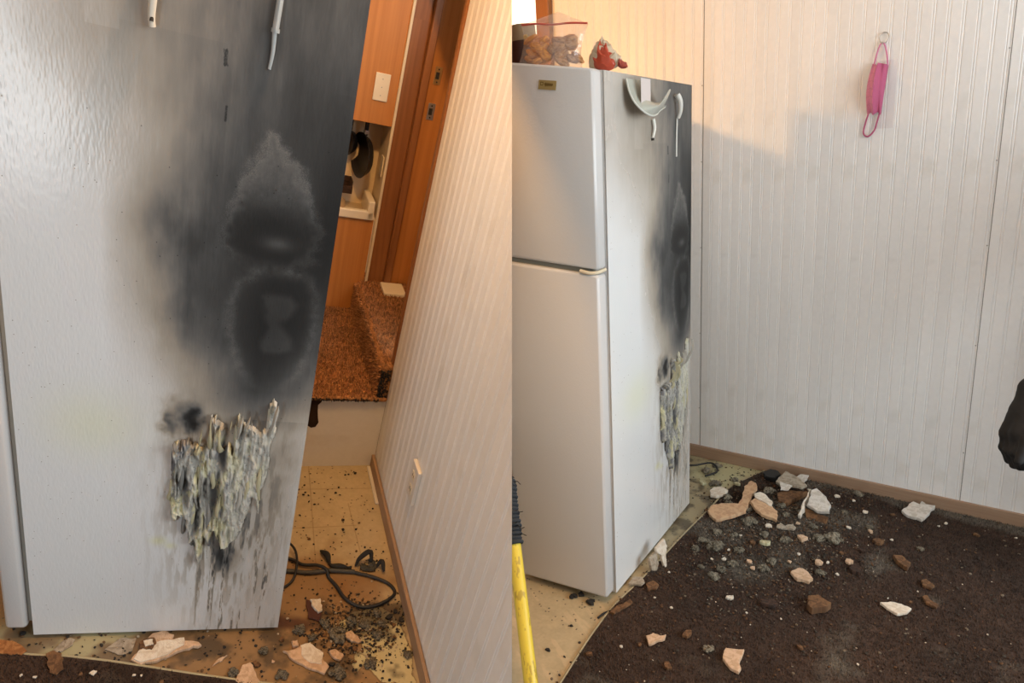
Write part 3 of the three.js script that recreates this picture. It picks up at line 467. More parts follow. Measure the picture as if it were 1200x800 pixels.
function fridge(label, spec) {
  const { S, F, W, D, H, split, warp, warpInv, tex, doorT } = spec, N = V3(-S.z, 0, S.x), g = thing('refrigerator', label, 'refrigerator');
  const at = (u, v, n) => [S.x * u + N.x * n, v + S.y * u, S.z * u + N.z * n];
  part('cabinet', planBox(V3(-N.x * 0.002 + S.x * 0.001, 0, -N.z * 0.002 + S.z * 0.001), S, D - 0.006, F, W, 0.012, H, 0.003), M.enamel, g);
  const pg = new THREE.BufferGeometry();                             // enamelled sheet with the soot on it
  { const nu = 8, nv = 16, pos = [], uv = [], tr = []; for (const n of [0.001]) for (let j = 0; j <= nv; j++) for (let i = 0; i <= nu; i++) { pos.push(...at(D * i / nu, 0.012 + (H - 0.012) * j / nv, n)); uv.push(i / nu, j / nv); }
    for (let j = 0; j < nv; j++) for (let i = 0; i < nu; i++) { const a = j * (nu + 1) + i; tr.push(a, a + 1, a + nu + 1, a + 1, a + nu + 2, a + nu + 1); }
    const n0 = pos.length / 3; for (let k = 0; k < n0; k++) { pos.push(pos[3 * k] - N.x * 0.002, pos[3 * k + 1], pos[3 * k + 2] - N.z * 0.002); uv.push(uv[2 * k], uv[2 * k + 1]); }
    const rim = []; for (let i = 0; i <= nu; i++) rim.push(i); for (let j = 1; j <= nv; j++) rim.push(j * (nu + 1) + nu); for (let i = nu - 1; i >= 0; i--) rim.push(nv * (nu + 1) + i); for (let j = nv - 1; j > 0; j--) rim.push(j * (nu + 1));
    for (let k = 0; k < rim.length; k++) { const a = rim[k], b = rim[(k + 1) % rim.length]; tr.push(a, a + n0, b, b, a + n0, b + n0); }
    pg.setAttribute('position', new THREE.Float32BufferAttribute(pos, 3)); pg.setAttribute('uv', new THREE.Float32BufferAttribute(uv, 2)); pg.setIndex(tr); pg.computeVertexNormals(); }
  const side = part('side_panel', toCreasedNormals(pg, 0.5), sidePanelMat(tex[0], tex[1], warp), g, 'white enamel side blackened by soot with a flame shaped burn');
  part('melted_patch', meltGeo(D, H, S, N, warpInv, spec.seed), meltM, side, 'blistered cream and grey melted foam hanging in drips');
  srand(spec.seed);
  const flap = (u, v, w, l, lean, c) => {                            // curled tongues of melted liner
    const q = warpInv(u, v), a = q[0] * D, b = q[1] * H, nU = 5, nV = 8, pos = [], tr = [];
    for (let j = 0; j <= nV; j++) for (let i = 0; i <= nU; i++) { const t = j / nV, s = i / nU - 0.5, ww = 0.75 * w * Math.pow(1 - t, 0.4) * (0.8 + 0.35 * Math.sin(t * 5 + u * 40)); pos.push(...at(a + s * ww + lean * t * l, b + t * l, 0.004 + 0.02 * Math.sin(t * 2.4) + 0.010 * Math.cos(s * 3.1))); }
    for (let j = 0; j < nV; j++) for (let i = 0; i < nU; i++) { const k = j * (nU + 1) + i; tr.push(k, k + 1, k + nU + 1, k + 1, k + nU + 2, k + nU + 1); }
    const fg = new THREE.BufferGeometry(); fg.setAttribute('position', new THREE.Float32BufferAttribute(pos, 3)); fg.setIndex(tr); fg.computeVertexNormals();
    part('curled_flap', fg, c, side);
  };
  const fc = [std([0.46, 0.42, 0.27], 0.6, { side: THREE.DoubleSide }), std([0.42, 0.4, 0.35], 0.7, { side: THREE.DoubleSide }), std([0.2, 0.195, 0.18], 0.7, { side: THREE.DoubleSide })];
  flap(0.65, 0.375, 0.016, 0.09, -0.02, fc[0]); flap(0.685, 0.372, 0.022, 0.07, -0.05, fc[0]); flap(0.6, 0.365, 0.02, 0.035, 0.2, fc[0]); flap(0.745, 0.395, 0.014, 0.07, 0.1, fc[1]); flap(0.765, 0.41, 0.012, 0.045, 0.25, fc[1]); flap(0.862, 0.405, 0.02, 0.085, 0.12, fc[1]); flap(0.61, 0.382, 0.008, 0.05, 0.1, fc[0]); flap(0.715, 0.41, 0.006, 0.03, 0.1, fc[0]); flap(0.54, 0.37, 0.02, 0.03, -0.3, fc[2]); flap(0.8, 0.4, 0.012, 0.045, -0.1, fc[1]);
  for (const [u, v, l, k] of [[0.515, 0.3, 0.06, 0], [0.535, 0.27, 0.05, 1], [0.57, 0.25, 0.1, 2], [0.6, 0.26, 0.09, 0], [0.632, 0.24, 0.12, 0], [0.655, 0.25, 0.09, 2], [0.668, 0.33, 0.08, 0], [0.73, 0.28, 0.12, 1], [0.77, 0.29, 0.1, 1], [0.795, 0.31, 0.1, 0], [0.845, 0.32, 0.11, 0], [0.7, 0.27, 0.07, 0], [0.55, 0.33, 0.1, 2], [0.62, 0.33, 0.12, 1]]) {
    const q = warpInv(u, v), a = q[0] * D, b = q[1] * H; part('melted_drip', taperTube([at(a, b + l * 0.5, 0.006), at(a + rr(-0.004, 0.004), b, 0.011), at(a + rr(-0.004, 0.004), b - l * 0.35, 0.008), at(a + rr(-0.005, 0.005), b - l * 0.5, 0.004)], (t) => 0.0018 + 0.0042 * Math.sin(t * 2.6) * (1 - 0.35 * t), 14, 7), fc[k], side);
  }
  // doors
  const gap = 0.012, o = V3(-S.x * (gap + doorT), 0, -S.z * (gap + doorT));
  const fd = part('fridge_door', planBox(o, S, doorT, F, W, 0.03, split - 0.008, 0.011), M.enamel, g);
  const zd = part('freezer_door', planBox(o, S, doorT, F, W, split + 0.008, H, 0.011), M.enamel, g);
  part('gasket', planBox(V3(-S.x * (gap + 0.001) - N.x * 0.012, 0, -S.z * (gap + 0.001) - N.z * 0.012), S, gap + 0.002, F, W - 0.02, 0.045, split - 0.02, 0.002), M.gasket, fd);
  part('gasket', planBox(V3(-S.x * (gap + 0.001) - N.x * 0.012, 0, -S.z * (gap + 0.001) - N.z * 0.012), S, gap + 0.002, F, W - 0.02, split + 0.02, H - 0.012, 0.002), M.gasket, zd);
  part('mullion', planBox(V3(-S.x * (gap + doorT * 0.72) + F.x * 0.04, F.y * 0.04, -S.z * (gap + doorT * 0.72) + F.z * 0.04), S, doorT * 0.7 + gap, F, W - 0.05, split - 0.02, split + 0.02, 0.003), std([0.2, 0.19, 0.15], 0.7), g, 'dark recessed strip between freezer and fridge doors');
  part('grip_end', tube([[o.x + F.x * 0.06, split - 0.001 + F.y * 0.07, o.z + F.z * 0.06], [o.x + F.x * 0.03, split - 0.003 + F.y * 0.03, o.z + F.z * 0.03], [o.x + F.x * 0.01 + S.x * 0.01, split, o.z + F.z * 0.01 + S.z * 0.01], [o.x + S.x * 0.05, split + 0.004, o.z + S.z * 0.05]], 0.006, 16, 7), M.cream, g);
  part('toe_kick', planBox(V3(S.x * 0.06 - N.x * 0.02, 0, S.z * 0.06 - N.z * 0.02), S, D - 0.1, F, W - 0.04, -0.0, 0.02, 0.002), M.black, g);
  return { g, at, N, o, fd, zd };
}
const ident = (u, v) => [u, v];
const tiltFridge = fridge('white fridge seen from its sooty side at close range, left picture', { S: V3(0.99590, 0, 0.0905), F: V3(0.0905, 0, -0.9959), W: 0.55, D: 0.548, H: 1.6, split: 1.08, warp: ident, warpInv: ident, tex: [1024, 2048], doorT: 0.045, seed: 3 });
seat(tiltFridge.g, -0.8997, 0, 0.6016);
const upFridge = fridge('white top freezer fridge standing free with scorched side, right picture', {
  S: V3(-0.0791, 0, -0.9969), F: V3(-0.9914, 0.1, 0.1311), W: 0.36, D: 0.7467, H: 1.755, split: 1.168,
  warp: (u, v) => [0.92 * u + 0.08 * Math.pow(u, 8) - 0.005, clamp(v + 0.012 * Math.sin(v * 3.1))], warpInv: (u, v) => [(u + 0.005) / 0.935, v - 0.012 * Math.sin(v * 3.1)], tex: [512, 1024], doorT: 0.058, seed: 5,
});
upFridge.g.position.set(0.2762, 0, 1.2535);
{ // maker's plate on the freezer door
  const F = V3(-0.9914, 0.1, 0.1311), c = document.createElement('canvas'); c.width = 256; c.height = 112; const x = c.getContext('2d');
  x.fillStyle = '#a8925c'; x.fillRect(0, 0, 256, 112); x.strokeStyle = '#6b5526'; x.lineWidth = 8; x.strokeRect(30, 26, 36, 36); x.lineWidth = 11; x.beginPath(); x.moveTo(88, 52); for (let k = 1; k <= 22; k++) x.lineTo(88 + k * 5.6, 52 + (k % 2 ? -11 : 9) * (1 - k / 60)); x.stroke();
  const t = new THREE.CanvasTexture(c); t.colorSpace = THREE.SRGBColorSpace;
  const b = new THREE.BoxGeometry(0.058, 0.026, 0.003); const m = part('badge', b, new THREE.MeshStandardMaterial({ map: t, roughness: 0.35, metalness: 0.4 }), upFridge.zd, 'small tan maker plate with a dark mark');
  const nf = V3(0.1311, 0, 0.9914); const ex = V3(0.9914, -0.16, -0.1311).normalize(), ez = nf.clone().normalize(), ey = ez.clone().cross(ex).normalize();
  m.quaternion.setFromRotationMatrix(new THREE.Matrix4().makeBasis(ex, ey, ez));
  const d = 0.145, p = upFridge.o.clone().add(V3(F.x * d, 0, F.z * d)).addScaledVector(nf, 0.0015); m.position.set(p.x, 1.70 * (1 + F.y * d), p.z);
}

/* melted hooks and strips on the fridge sides */
{
  const hk = (fr, label, list, mat, world) => { const h = thing('melted_hook', label, 'hook'); if (world) h.position.copy(fr.g.position); else { h.position.copy(fr.g.position); h.quaternion.copy(fr.g.quaternion); } for (const [nm, pts, rf, mm] of list) part(nm, taperTube(pts.map((p) => fr.at(...p)), rf, 24, 8), mm ?? mat, h); return h; };
  const wm = std([0.62, 0.6, 0.54], 0.4), grm = std([0.42, 0.44, 0.43], 0.45);
  hk(tiltFridge, 'short melted white hook with a dark tip on the close up fridge side', [['stem', [[0.237, 1.53, 0.011], [0.235, 1.47, 0.014], [0.232, 1.43, 0.011], [0.233, 1.418, 0.009]], (t) => 0.0075 - 0.0025 * t], ['tip', [[0.233, 1.432, 0.014], [0.233, 1.426, 0.016]], () => 0.0028, M.char]], std([0.7, 0.63, 0.52], 0.4));
  hk(tiltFridge, 'long thin pale melted drip high on the close up fridge side', [['stem', [[0.414, 1.56, 0.0085], [0.412, 1.5, 0.0085], [0.409, 1.455, 0.0085]], () => 0.0052], ['thread', [[0.408, 1.455, 0.005], [0.408, 1.42, 0.004], [0.405, 1.393, 0.003]], (t) => 0.0038 - 0.0012 * t], ['bead', [[0.409, 1.457, 0.006], [0.409, 1.451, 0.006]], () => 0.0066]], grm);
  hk(upFridge, 'white melted hook with a long thread below it near the back edge', [['clip', [[0.556, 1.712, 0.014], [0.566, 1.69, 0.022], [0.574, 1.655, 0.02], [0.578, 1.632, 0.011]], (t) => 0.011 - 0.004 * t], ['thread', [[0.578, 1.632, 0.006], [0.578, 1.56, 0.004], [0.579, 1.497, 0.003]], () => 0.0034]], wm, true);
  hk(upFridge, 'short white melted drip with a black end below the curled strip', [['stem', [[0.352, 1.625, 0.008], [0.358, 1.595, 0.01], [0.352, 1.565, 0.006]], (t) => 0.0062 - 0.001 * t], ['tip', [[0.352, 1.562, 0.006], [0.352, 1.555, 0.006]], () => 0.005, M.char]], std([0.75, 0.73, 0.65], 0.4), true);
  const rib = thing('curled_plastic_strip', 'curled translucent plastic strip peeling off the upright fridge near its top', 'plastic strip'); rib.position.copy(upFridge.g.position);
  const path = new THREE.CatmullRomCurve3([V3(0.13, 1.738, 0.012), V3(0.128, 1.68, 0.03), V3(0.14, 1.645, 0.055), V3(0.2, 1.628, 0.06), V3(0.29, 1.635, 0.045), V3(0.37, 1.648, 0.02), V3(0.46, 1.667, 0.006)]);
  const strip = (w0, off, mat, nm, lb) => { const pos = [], tr = [], nT = 40, nW = 6; for (let i = 0; i <= nT; i++) { const t = i / nT, c = path.getPointAt(t); const w = w0 * (1 - smooth(0.5, 1, t) * 0.93), b = smooth(0.1, 0.5, t); for (let k = 0; k <= nW; k++) { const s = k / nW; pos.push(...upFridge.at(c.x + w * s * (1 - b * 0.75), c.y + w * s * b * 0.55, c.z + off + 0.014 * Math.sin(s * 3.14) * (1 - 0.6 * b) + b * s * w * 0.28)); } } for (let i = 0; i < nT; i++) for (let k = 0; k < nW; k++) { const a = i * (nW + 1) + k; tr.push(a, a + 1, a + nW + 1, a + 1, a + nW + 2, a + nW + 1); } const g = new THREE.BufferGeometry(); g.setAttribute('position', new THREE.Float32BufferAttribute(pos, 3)); g.setIndex(tr); g.computeVertexNormals(); return part(nm, g, mat, rib, lb); };
  strip(0.14, 0, std([0.42, 0.43, 0.37], 0.25, { side: THREE.DoubleSide }), 'sleeve');
  const pp = (u0, u1, v0, v1, n) => { const g = new THREE.BufferGeometry(); g.setAttribute('position', new THREE.Float32BufferAttribute([...upFridge.at(u0, v0, n), ...upFridge.at(u1, v0, n), ...upFridge.at(u1, v1, n), ...upFridge.at(u0, v0, n), ...upFridge.at(u1, v1, n), ...upFridge.at(u0, v1, n)], 3)); g.computeVertexNormals(); return g; };
  part('paper_slip', pp(0.155, 0.23, 1.655, 1.738, 0.05), std([0.62, 0.55, 0.52], 0.8, { side: THREE.DoubleSide }), rib, 'pale pinkish paper slip inside the strip');
  part('edge_bead', tube(Array.from({ length: 12 }, (_, i) => { const c = path.getPointAt(i / 11); return upFridge.at(c.x, c.y, c.z + 0.001); }), 0.003, 50, 6), std([0.6, 0.6, 0.54], 0.35), rib);
}

/* ------------------------------------------------------------------ things on top of the upright fridge */
{
  const F = V3(-0.9914, 0.1, 0.1311), at = (d, u, y = 0) => V3(0.2762 + F.x * d - 0.0791 * u, 1.757 * (1 + F.y * d) + y, 1.2535 + F.z * d - 0.9969 * u);
  const turn = Math.atan2(0.1311, 0.9914);
  const bag = thing('zip_bag', 'clear zip bag full of orange and brown snacks on top of the fridge', 'bag'); bag.position.copy(at(0.225, 0.09)); bag.rotation.set(0, turn, -0.16, 'YXZ');
  const sheet = (side) => { const nU = 30, nV = 22, pos = [], tr = []; for (let j = 0; j <= nV; j++) for (let i = 0; i <= nU; i++) { const t = j / nV, c = 2 * i / nU - 1, w = 0.112 + 0.006 * t - 0.012 * Math.sin(t * 3.14), top = 0.125 + 0.034 * Math.max(0, 1 - Math.abs(c - 0.1) * 1.05); const d = side * 0.05 * Math.sqrt(Math.max(0, 1 - Math.pow(Math.abs(c), 2.6))) * Math.pow(1 - t, 0.6), wr = 0.009 * (fbm(c * 4 + side * 7, t * 6, 3) - 0.5) * Math.min(1, 8 * t); pos.push(c * w + wr, t * top, d + wr * 1.4); } for (let j = 0; j < nV; j++) for (let i = 0; i < nU; i++) { const k = j * (nU + 1) + i; if (side > 0) tr.push(k, k + 1, k + nU + 1, k + 1, k + nU + 2, k + nU + 1); else tr.push(k, k + nU + 1, k + 1, k + 1, k + nU + 1, k + nU + 2); } const g = new THREE.BufferGeometry(); g.setAttribute('position', new THREE.Float32BufferAttribute(pos, 3)); g.setIndex(tr); g.computeVertexNormals(); return g; };
  const film = new THREE.MeshPhysicalMaterial({ color: lin(0.97, 0.95, 0.92), roughness: 0.16, transmission: 0.88, thickness: 0, ior: 1.5, side: THREE.DoubleSide });
  part('pouch_front', sheet(1), film, bag); part('pouch_back', sheet(-1), film, bag);
  const zip = part('zip_strip', tube([[-0.11, 0.118, 0.008], [-0.06, 0.122, 0.012], [0.0, 0.121, 0.012], [0.06, 0.127, 0.01], [0.116, 0.128, 0.004]], 0.0032, 40, 6), std([0.6, 0.09, 0.06], 0.5), bag, 'red zip strip');
  const lump = (w, h, d, s) => { const g = new THREE.IcosahedronGeometry(1, 3); const p = g.attributes.position; for (let i = 0; i < p.count; i++) { const x = p.getX(i), y = p.getY(i), z = p.getZ(i), k = 0.78 + 0.44 * fbm(x * 2.6 + s, y * 2.6 + z * 1.7, 3); p.setXYZ(i, x * k * w, Math.max(0, (y * k * 0.5 + 0.5) * h), z * k * d); } g.computeVertexNormals(); return g; };
  srand(66); const bits = (cx, n, w) => mergeGeometries(Array.from({ length: n }, (_, i) => { const t = i / n; return lump(rr(0.018, 0.032), rr(0.02, 0.036), rr(0.012, 0.02), i * 3.1 + cx * 90).rotateZ(rr(-0.7, 0.7)).translate(cx + rr(-w, w) * (1 - 0.4 * t), 0.006 + 0.07 * t, rr(-0.012, 0.016) * (1 - 0.6 * t)); }));
  part('orange_snacks', bits(-0.045, 16, 0.042), crumbly([0.95, 0.4, 0.05], [0.7, 0.24, 0.03], 9), bag, 'orange snack pieces');
  part('brown_snacks', bits(0.045, 16, 0.045), crumbly([0.66, 0.36, 0.16], [0.45, 0.2, 0.07], 9), bag, 'brown snack pieces');
  const wrap = thing('crumpled_wrapper', 'crumpled clear wrapper with red print behind the snack bag', 'wrapper'); wrap.position.copy(at(0.05, 0.12)); wrap.rotation.y = turn;
  const wg = (w, h, d, s) => { const g = new THREE.IcosahedronGeometry(1, 4); const p = g.attributes.position; for (let i = 0; i < p.count; i++) { const x = p.getX(i), y = p.getY(i), z = p.getZ(i), k = 0.7 + 0.6 * Math.abs(fbm(x * 3 + s, y * 3 + z * 2, 3) - 0.4); const ty = (y + 1) / 2; p.setXYZ(i, x * w * k * (1 - 0.75 * ty) - 0.012 * ty, ty * h * k * 1.1, z * d * k); } g.computeVertexNormals(); return toCreasedNormals(g, 0.5); };
  part('film', wg(0.1, 0.105, 0.03, 2), std([0.6, 0.5, 0.36], 0.3), wrap);
  part('red_print', wg(0.066, 0.092, 0.026, 6).translate(0.006, -0.002, 0.01), std([0.5, 0.07, 0.03], 0.35), wrap, 'red printed area');
  part('red_tail', wg(0.026, 0.034, 0.02, 8).translate(0.06, 0, 0), std([0.35, 0.05, 0.03], 0.4), wrap, 'dark red tail end');
  const jar = thing('snack_canister', 'dark canister with yellow spot standing left of the snack bag', 'canister'); jar.position.copy(at(0.36, 0.16));
  part('body', new THREE.CylinderGeometry(0.045, 0.045, 0.075, 32).translate(0, 0.0375, 0), std([0.06, 0.02, 0.015], 0.4), jar);
  part('upper', new THREE.CylinderGeometry(0.04, 0.045, 0.05, 32).translate(0, 0.1, 0), std([0.3, 0.22, 0.13], 0.5), jar);
  part('spot', new THREE.SphereGeometry(0.012, 14, 10).scale(1, 0.7, 0.3).translate(0.032, 0.082, 0.032), std([0.7, 0.45, 0.03], 0.4), jar, 'yellow spot');
}

/* ------------------------------------------------------------------ mask on the beadboard wall */
{
  const mk = thing('face_mask', 'pink face mask hanging by its ear loop on the beadboard wall', 'mask'); mk.position.set(0.745, 1.528, 0.0); mk.scale.set(0.9, 1, 0.8);
  // local: y 0 bottom loop .. 0.36 hook
  const pinkT = dataTex(128, 128, (u, v) => { const k = 0.85 + 0.3 * fbm(u * 30, v * 60, 3) - 0.12 * smooth(0.8, 1, Math.sin(v * 40)); return [0.66 * k, 0.25 * k, 0.4 * k]; });
  const pink = new THREE.MeshStandardMaterial({ map: pinkT, roughness: 0.9, side: THREE.DoubleSide }), deep = std([0.46, 0.1, 0.19], 0.9, { side: THREE.DoubleSide });
  const panel = (x0, x1, xb0, xb1, z0, z1, mat, nm) => { const nU = 8, nV = 16, pos = [], uv = [], tr = []; for (let j = 0; j <= nV; j++) for (let i = 0; i <= nU; i++) { const t = j / nV, s = i / nU, a = lerp(lerp(xb0, xb1, s), lerp(x0, x1, s), t); const bul = Math.sin(t * 3.14); pos.push(a - (nm === 'front_panel' ? 0.012 * bul * (1 - s) : 0), 0.078 + 0.192 * t + 0.012 * (1 - Math.abs(2 * s - 1)) * (1 - t) - 0.01 * s * t, lerp(z0, z1, s) * (0.35 + 0.65 * bul) + 0.006 * Math.sin(s * 9 + t * 2) + 0.006); uv.push(s, t); } for (let j = 0; j < nV; j++) for (let i = 0; i < nU; i++) { const k = j * (nU + 1) + i; tr.push(k, k + 1, k + nU + 1, k + 1, k + nU + 2, k + nU + 1); } const g = new THREE.BufferGeometry(); g.setAttribute('position', new THREE.Float32BufferAttribute(pos, 3)); g.setAttribute('uv', new THREE.Float32BufferAttribute(uv, 2)); g.setIndex(tr); g.computeVertexNormals(); return part(nm, g, mat, mk); };
  panel(-0.012, 0.014, -0.02, 0.008, 0.01, 0.075, pink, 'front_panel');
  panel(0.012, 0.05, 0.006, 0.034, 0.075, 0.012, deep, 'back_panel').userData.label = 'darker pink inner half';
  part('ear_loop', tube([[-0.006, 0.265, 0.012], [0.004, 0.31, 0.014], [0.016, 0.338, 0.016], [0.026, 0.338, 0.016], [0.04, 0.3, 0.014], [0.047, 0.255, 0.012]], 0.0035, 40, 6), pink, mk);
  part('ear_loop', tube([[-0.016, 0.085, 0.012], [-0.026, 0.05, 0.01], [-0.03, 0.012, 0.01], [-0.012, 0.0, 0.014], [0.012, 0.022, 0.012], [0.02, 0.05, 0.012], [0.028, 0.085, 0.012]], 0.0035, 40, 6), deep, mk);
  const hk = thing('wall_hook', 'small metal ring hook in the wall holding the pink mask', 'hook'); hk.position.set(0.764, 1.868, 0);
  part('ring', new THREE.TorusGeometry(0.016, 0.0018, 8, 28).scale(1, 1.25, 1).rotateX(-0.15).translate(0.004, 0.018, 0.01), M.steel, hk);
  part('shank', new THREE.CylinderGeometry(0.004, 0.004, 0.02, 10).rotateX(Math.PI / 2).translate(0, 0, 0.008), M.steel, hk);
  const sleeve = solo('plastic_sleeve', (() => { const g = new THREE.PlaneGeometry(0.07, 0.25, 4, 8); const p = g.attributes.position; for (let i = 0; i < p.count; i++) p.setZ(i, 0.004 + 0.004 * Math.cos(p.getX(i) * 30)); g.computeVertexNormals(); return g; })(), new THREE.MeshPhysicalMaterial({ color: lin(0.95, 0.93, 0.94), roughness: 0.12, transmission: 0.95, thickness: 0, side: THREE.DoubleSide }), 'thin clear plastic sheet hanging behind the pink mask', 'plastic sheet');
  sleeve.position.set(0.785, 1.68, 0.004);
}

/* yellow pole with a frayed grey wrap */
{
  const pl = thing('yellow_pole', 'yellow broom pole with a frayed dark wrap leaning in front of the fridge', 'pole');
  const A = V3(0.80, 0.012, 2.348), d = V3(0.196, -0.279, 0.199).normalize().negate(); pl.position.copy(A);
  const q = new THREE.Quaternion().setFromUnitVectors(V3(0, 1, 0), d); const wear = dataTex(256, 512, (u, v) => { const s = smooth(0.62, 0.72, fbm(u * 10, v * 40, 4)); return mix3([0.66, 0.5, 0.045], [0.3, 0.2, 0.03], 0.7 * s); });
  const L1 = 0.82; part('handle', new THREE.CylinderGeometry(0.0165, 0.0165, L1, 24).translate(0, L1 / 2, 0).applyQuaternion(q), new THREE.MeshStandardMaterial({ map: wear, roughness: 0.4 }), pl);
  srand(61); const rings = []; for (let k = 0; k < 16; k++) rings.push(new THREE.TorusGeometry(0.0175 + rr(0, 0.003), 0.004 + rr(0, 0.0015), 7, 20).rotateX(Math.PI / 2 + rr(-0.15, 0.15)).translate(rr(-0.001, 0.001), L1 + 0.002 + k * 0.0105, 0));
  rings.push(new THREE.CylinderGeometry(0.0185, 0.0185, 0.17, 20).translate(0, L1 + 0.085, 0));
  const wrap = part('cloth_wrap', mergeGeometries(rings.map((g) => g.applyQuaternion(q))), std([0.025, 0.03, 0.036], 0.95), pl, 'frayed charcoal cloth wound round the pole');
  for (let k = 0; k < 14; k++) { const h = L1 + rr(0.0, 0.17), a = rr(-1.2, 1.2) + 0.6; const p0 = [Math.cos(a) * 0.019, h, Math.sin(a) * 0.019], L = rr(0.008, 0.02); const g = tube([p0, [p0[0] * 1.5, h + rr(-0.006, 0.008), p0[2] * 1.5], [p0[0] * (1.5 + L * 30), h - rr(0, 0.012), p0[2] * (1.5 + L * 20)]], 0.0011, 10, 5).applyQuaternion(q); part('loose_thread', g, M.black, wrap); }
}

/* ------------------------------------------------------------------ debris */
srand(71);
function rough(poly, n = 4, amp = 0.12) {                            // break a polygon's edges
  const out = []; let per = 0; for (let i = 0; i < poly.length; i++) per += Math.hypot(poly[(i + 1) % poly.length][0] - poly[i][0], poly[(i + 1) % poly.length][1] - poly[i][1]);
  for (let i = 0; i < poly.length; i++) { const a = poly[i], b = poly[(i + 1) % poly.length], L = Math.hypot(b[0] - a[0], b[1] - a[1]); const m = Math.max(1, Math.round(n * poly.length * L / per)); for (let k = 0; k < m; k++) { const t = k / m, j = k ? amp * L / m : 0; out.push([lerp(a[0], b[0], t) + rr(-j, j), lerp(a[1], b[1], t) + rr(-j, j)]); } }
  return out;
}
function chunkGeo(poly, h) {
  const g = slab(rough(poly, 3, 0.25), h, Math.min(0.0025, h * 0.2)); const p = g.attributes.position; const s = rr(0, 50);
  for (let i = 0; i < p.count; i++) { const x = p.getX(i), y = p.getY(i), z = p.getZ(i); p.setY(i, y + (y > h * 0.5 ? 0.25 * h * (fbm(x * 60 + s, z * 60, 3) - 0.5) : 0)); }
  g.computeVertexNormals(); return uvXZ(g, 6);
}
const put = (o, tilted, x, y, z) => { if (tilted) seat(o, x, y, z); else o.position.set(x, y, z); return o; };
const lean = (o, ax, az) => { o.quaternion.multiply(new THREE.Quaternion().setFromEuler(new THREE.Euler(ax, 0, az))); };
const CUP = 0.012;
function plaster(name, label, cat, at, poly, mat, o = {}) {
  const h = o.h ?? 0.012, g = thing(name, label, cat); put(g, o.tilted, at[0], o.y ?? (o.tilted ? 0.001 : CUP), at[1]);
  part(o.partName ?? 'board_core', chunkGeo(poly, h), mat, g);
  for (const [nm, pl, dx, dz, m2, hh] of o.skins ?? []) part(nm, chunkGeo(pl, hh ?? 0.004).translate(dx, h - 0.001, dz), m2, g);
  if (o.lean) lean(g, ...o.lean); return g;
}
const shrink = (p, k) => p.map(([x, z]) => [x * k, z * k]);
const PC = 'plaster chunk';
plaster('plaster_slab', 'largest peach plaster slab lying across the linoleum edge by the fridge', PC, [0.3937, 0.5205], [[-0.071,0.038],[-0.07,-0.003],[-0.041,-0.038],[-0.004,-0.053],[0.032,-0.067],[0.064,-0.055],[0.071,-0.027],[0.048,0.011],[0.025,0.041],[-0.012,0.087],[-0.041,0.067]], M.peach, { h: 0.016, y: 0.02, lean: [0.12, 0.02] });
plaster('plaster_slab', 'long narrow peach plaster piece propped up behind the largest slab', PC, [0.4235, 0.3566], [[-0.011,0.088],[-0.017,0.016],[-0.035,-0.052],[-0.021,-0.105],[0.004,-0.094],[0.02,-0.059],[0.02,0.01],[0.03,0.096],[0.01,0.1]], M.peach, { h: 0.016, y: 0.03, lean: [0.16, 0.05] });
plaster('plaster_slab', 'peach plaster piece with a white flake on top right of the propped piece', PC, [0.5171, 0.4232], [[-0.065,-0.012],[-0.057,-0.05],[-0.032,-0.057],[-0.004,-0.033],[0.025,-0.027],[0.053,-0.004],[0.069,0.056],[0.038,0.052],[0.004,0.05],[-0.031,0.025]], M.peach, { h: 0.016, y: 0.022, lean: [0.1, -0.1], skins: [['paint_flake', [[-0.043,-0.014],[-0.027,-0.038],[0,-0.032],[0.044,0.008],[0.048,0.039],[0.008,0.023],[-0.03,0.013]], -0.025, -0.055, M.gyp, 0.006]] });
plaster('plaster_piece', 'whitish plaster piece on the linoleum behind the fridge corner', PC, [0.2902, 0.3618], [[-0.036,0.008],[-0.031,-0.026],[0,-0.045],[0.037,-0.025],[0.039,0.007],[0.008,0.04],[-0.018,0.042]], M.gyp, { h: 0.014, y: 0.012, lean: [0.12, 0.05] });
plaster('plaster_slab', 'grey beige plaster slab lying over charred brown board near the baseboard', PC, [0.5426, 0.1618], [[-0.056,0.019],[-0.042,-0.074],[-0.002,-0.06],[0.072,-0.006],[0.056,0.022],[0.029,0.021],[-0.02,0.043],[-0.037,0.035]], M.grey, { h: 0.014, y: 0.04, lean: [0.18, 0], skins: [['white_corner', [[-0.033,-0.024],[0,-0.017],[0.025,-0.015],[0.019,0.023],[-0.012,0.033]], -0.004, 0.045, M.gyp2, 0.005]] });
plaster('charred_board', 'charred brown board piece under the grey beige plaster slab', 'board piece', [0.5704, 0.2517], [[-0.054,0.001],[-0.026,-0.043],[0.054,-0.075],[0.041,-0.024],[0.01,0.072],[-0.025,0.069]], M.brown, { h: 0.02, partName: 'board' });
plaster('plaster_piece', 'pale plaster piece leaning against the baseboard', PC, [0.5621, 0.0491], [[-0.031,0.011],[-0.012,-0.024],[0.024,-0.03],[0.025,-0.004],[0.008,0.034],[-0.015,0.029]], M.gyp2, { h: 0.01, y: 0.02, lean: [0.3, 0] });
plaster('burnt_plastic', 'crumpled black burnt plastic lying by the baseboard', 'burnt plastic', [0.442, 0.0849], [[-0.04,0.005],[-0.021,-0.037],[0.018,-0.031],[0.038,-0.004],[0.024,0.034],[-0.02,0.032]], M.black, { h: 0.024, y: 0.014, partName: 'crust', lean: [0.15, 0.1] });
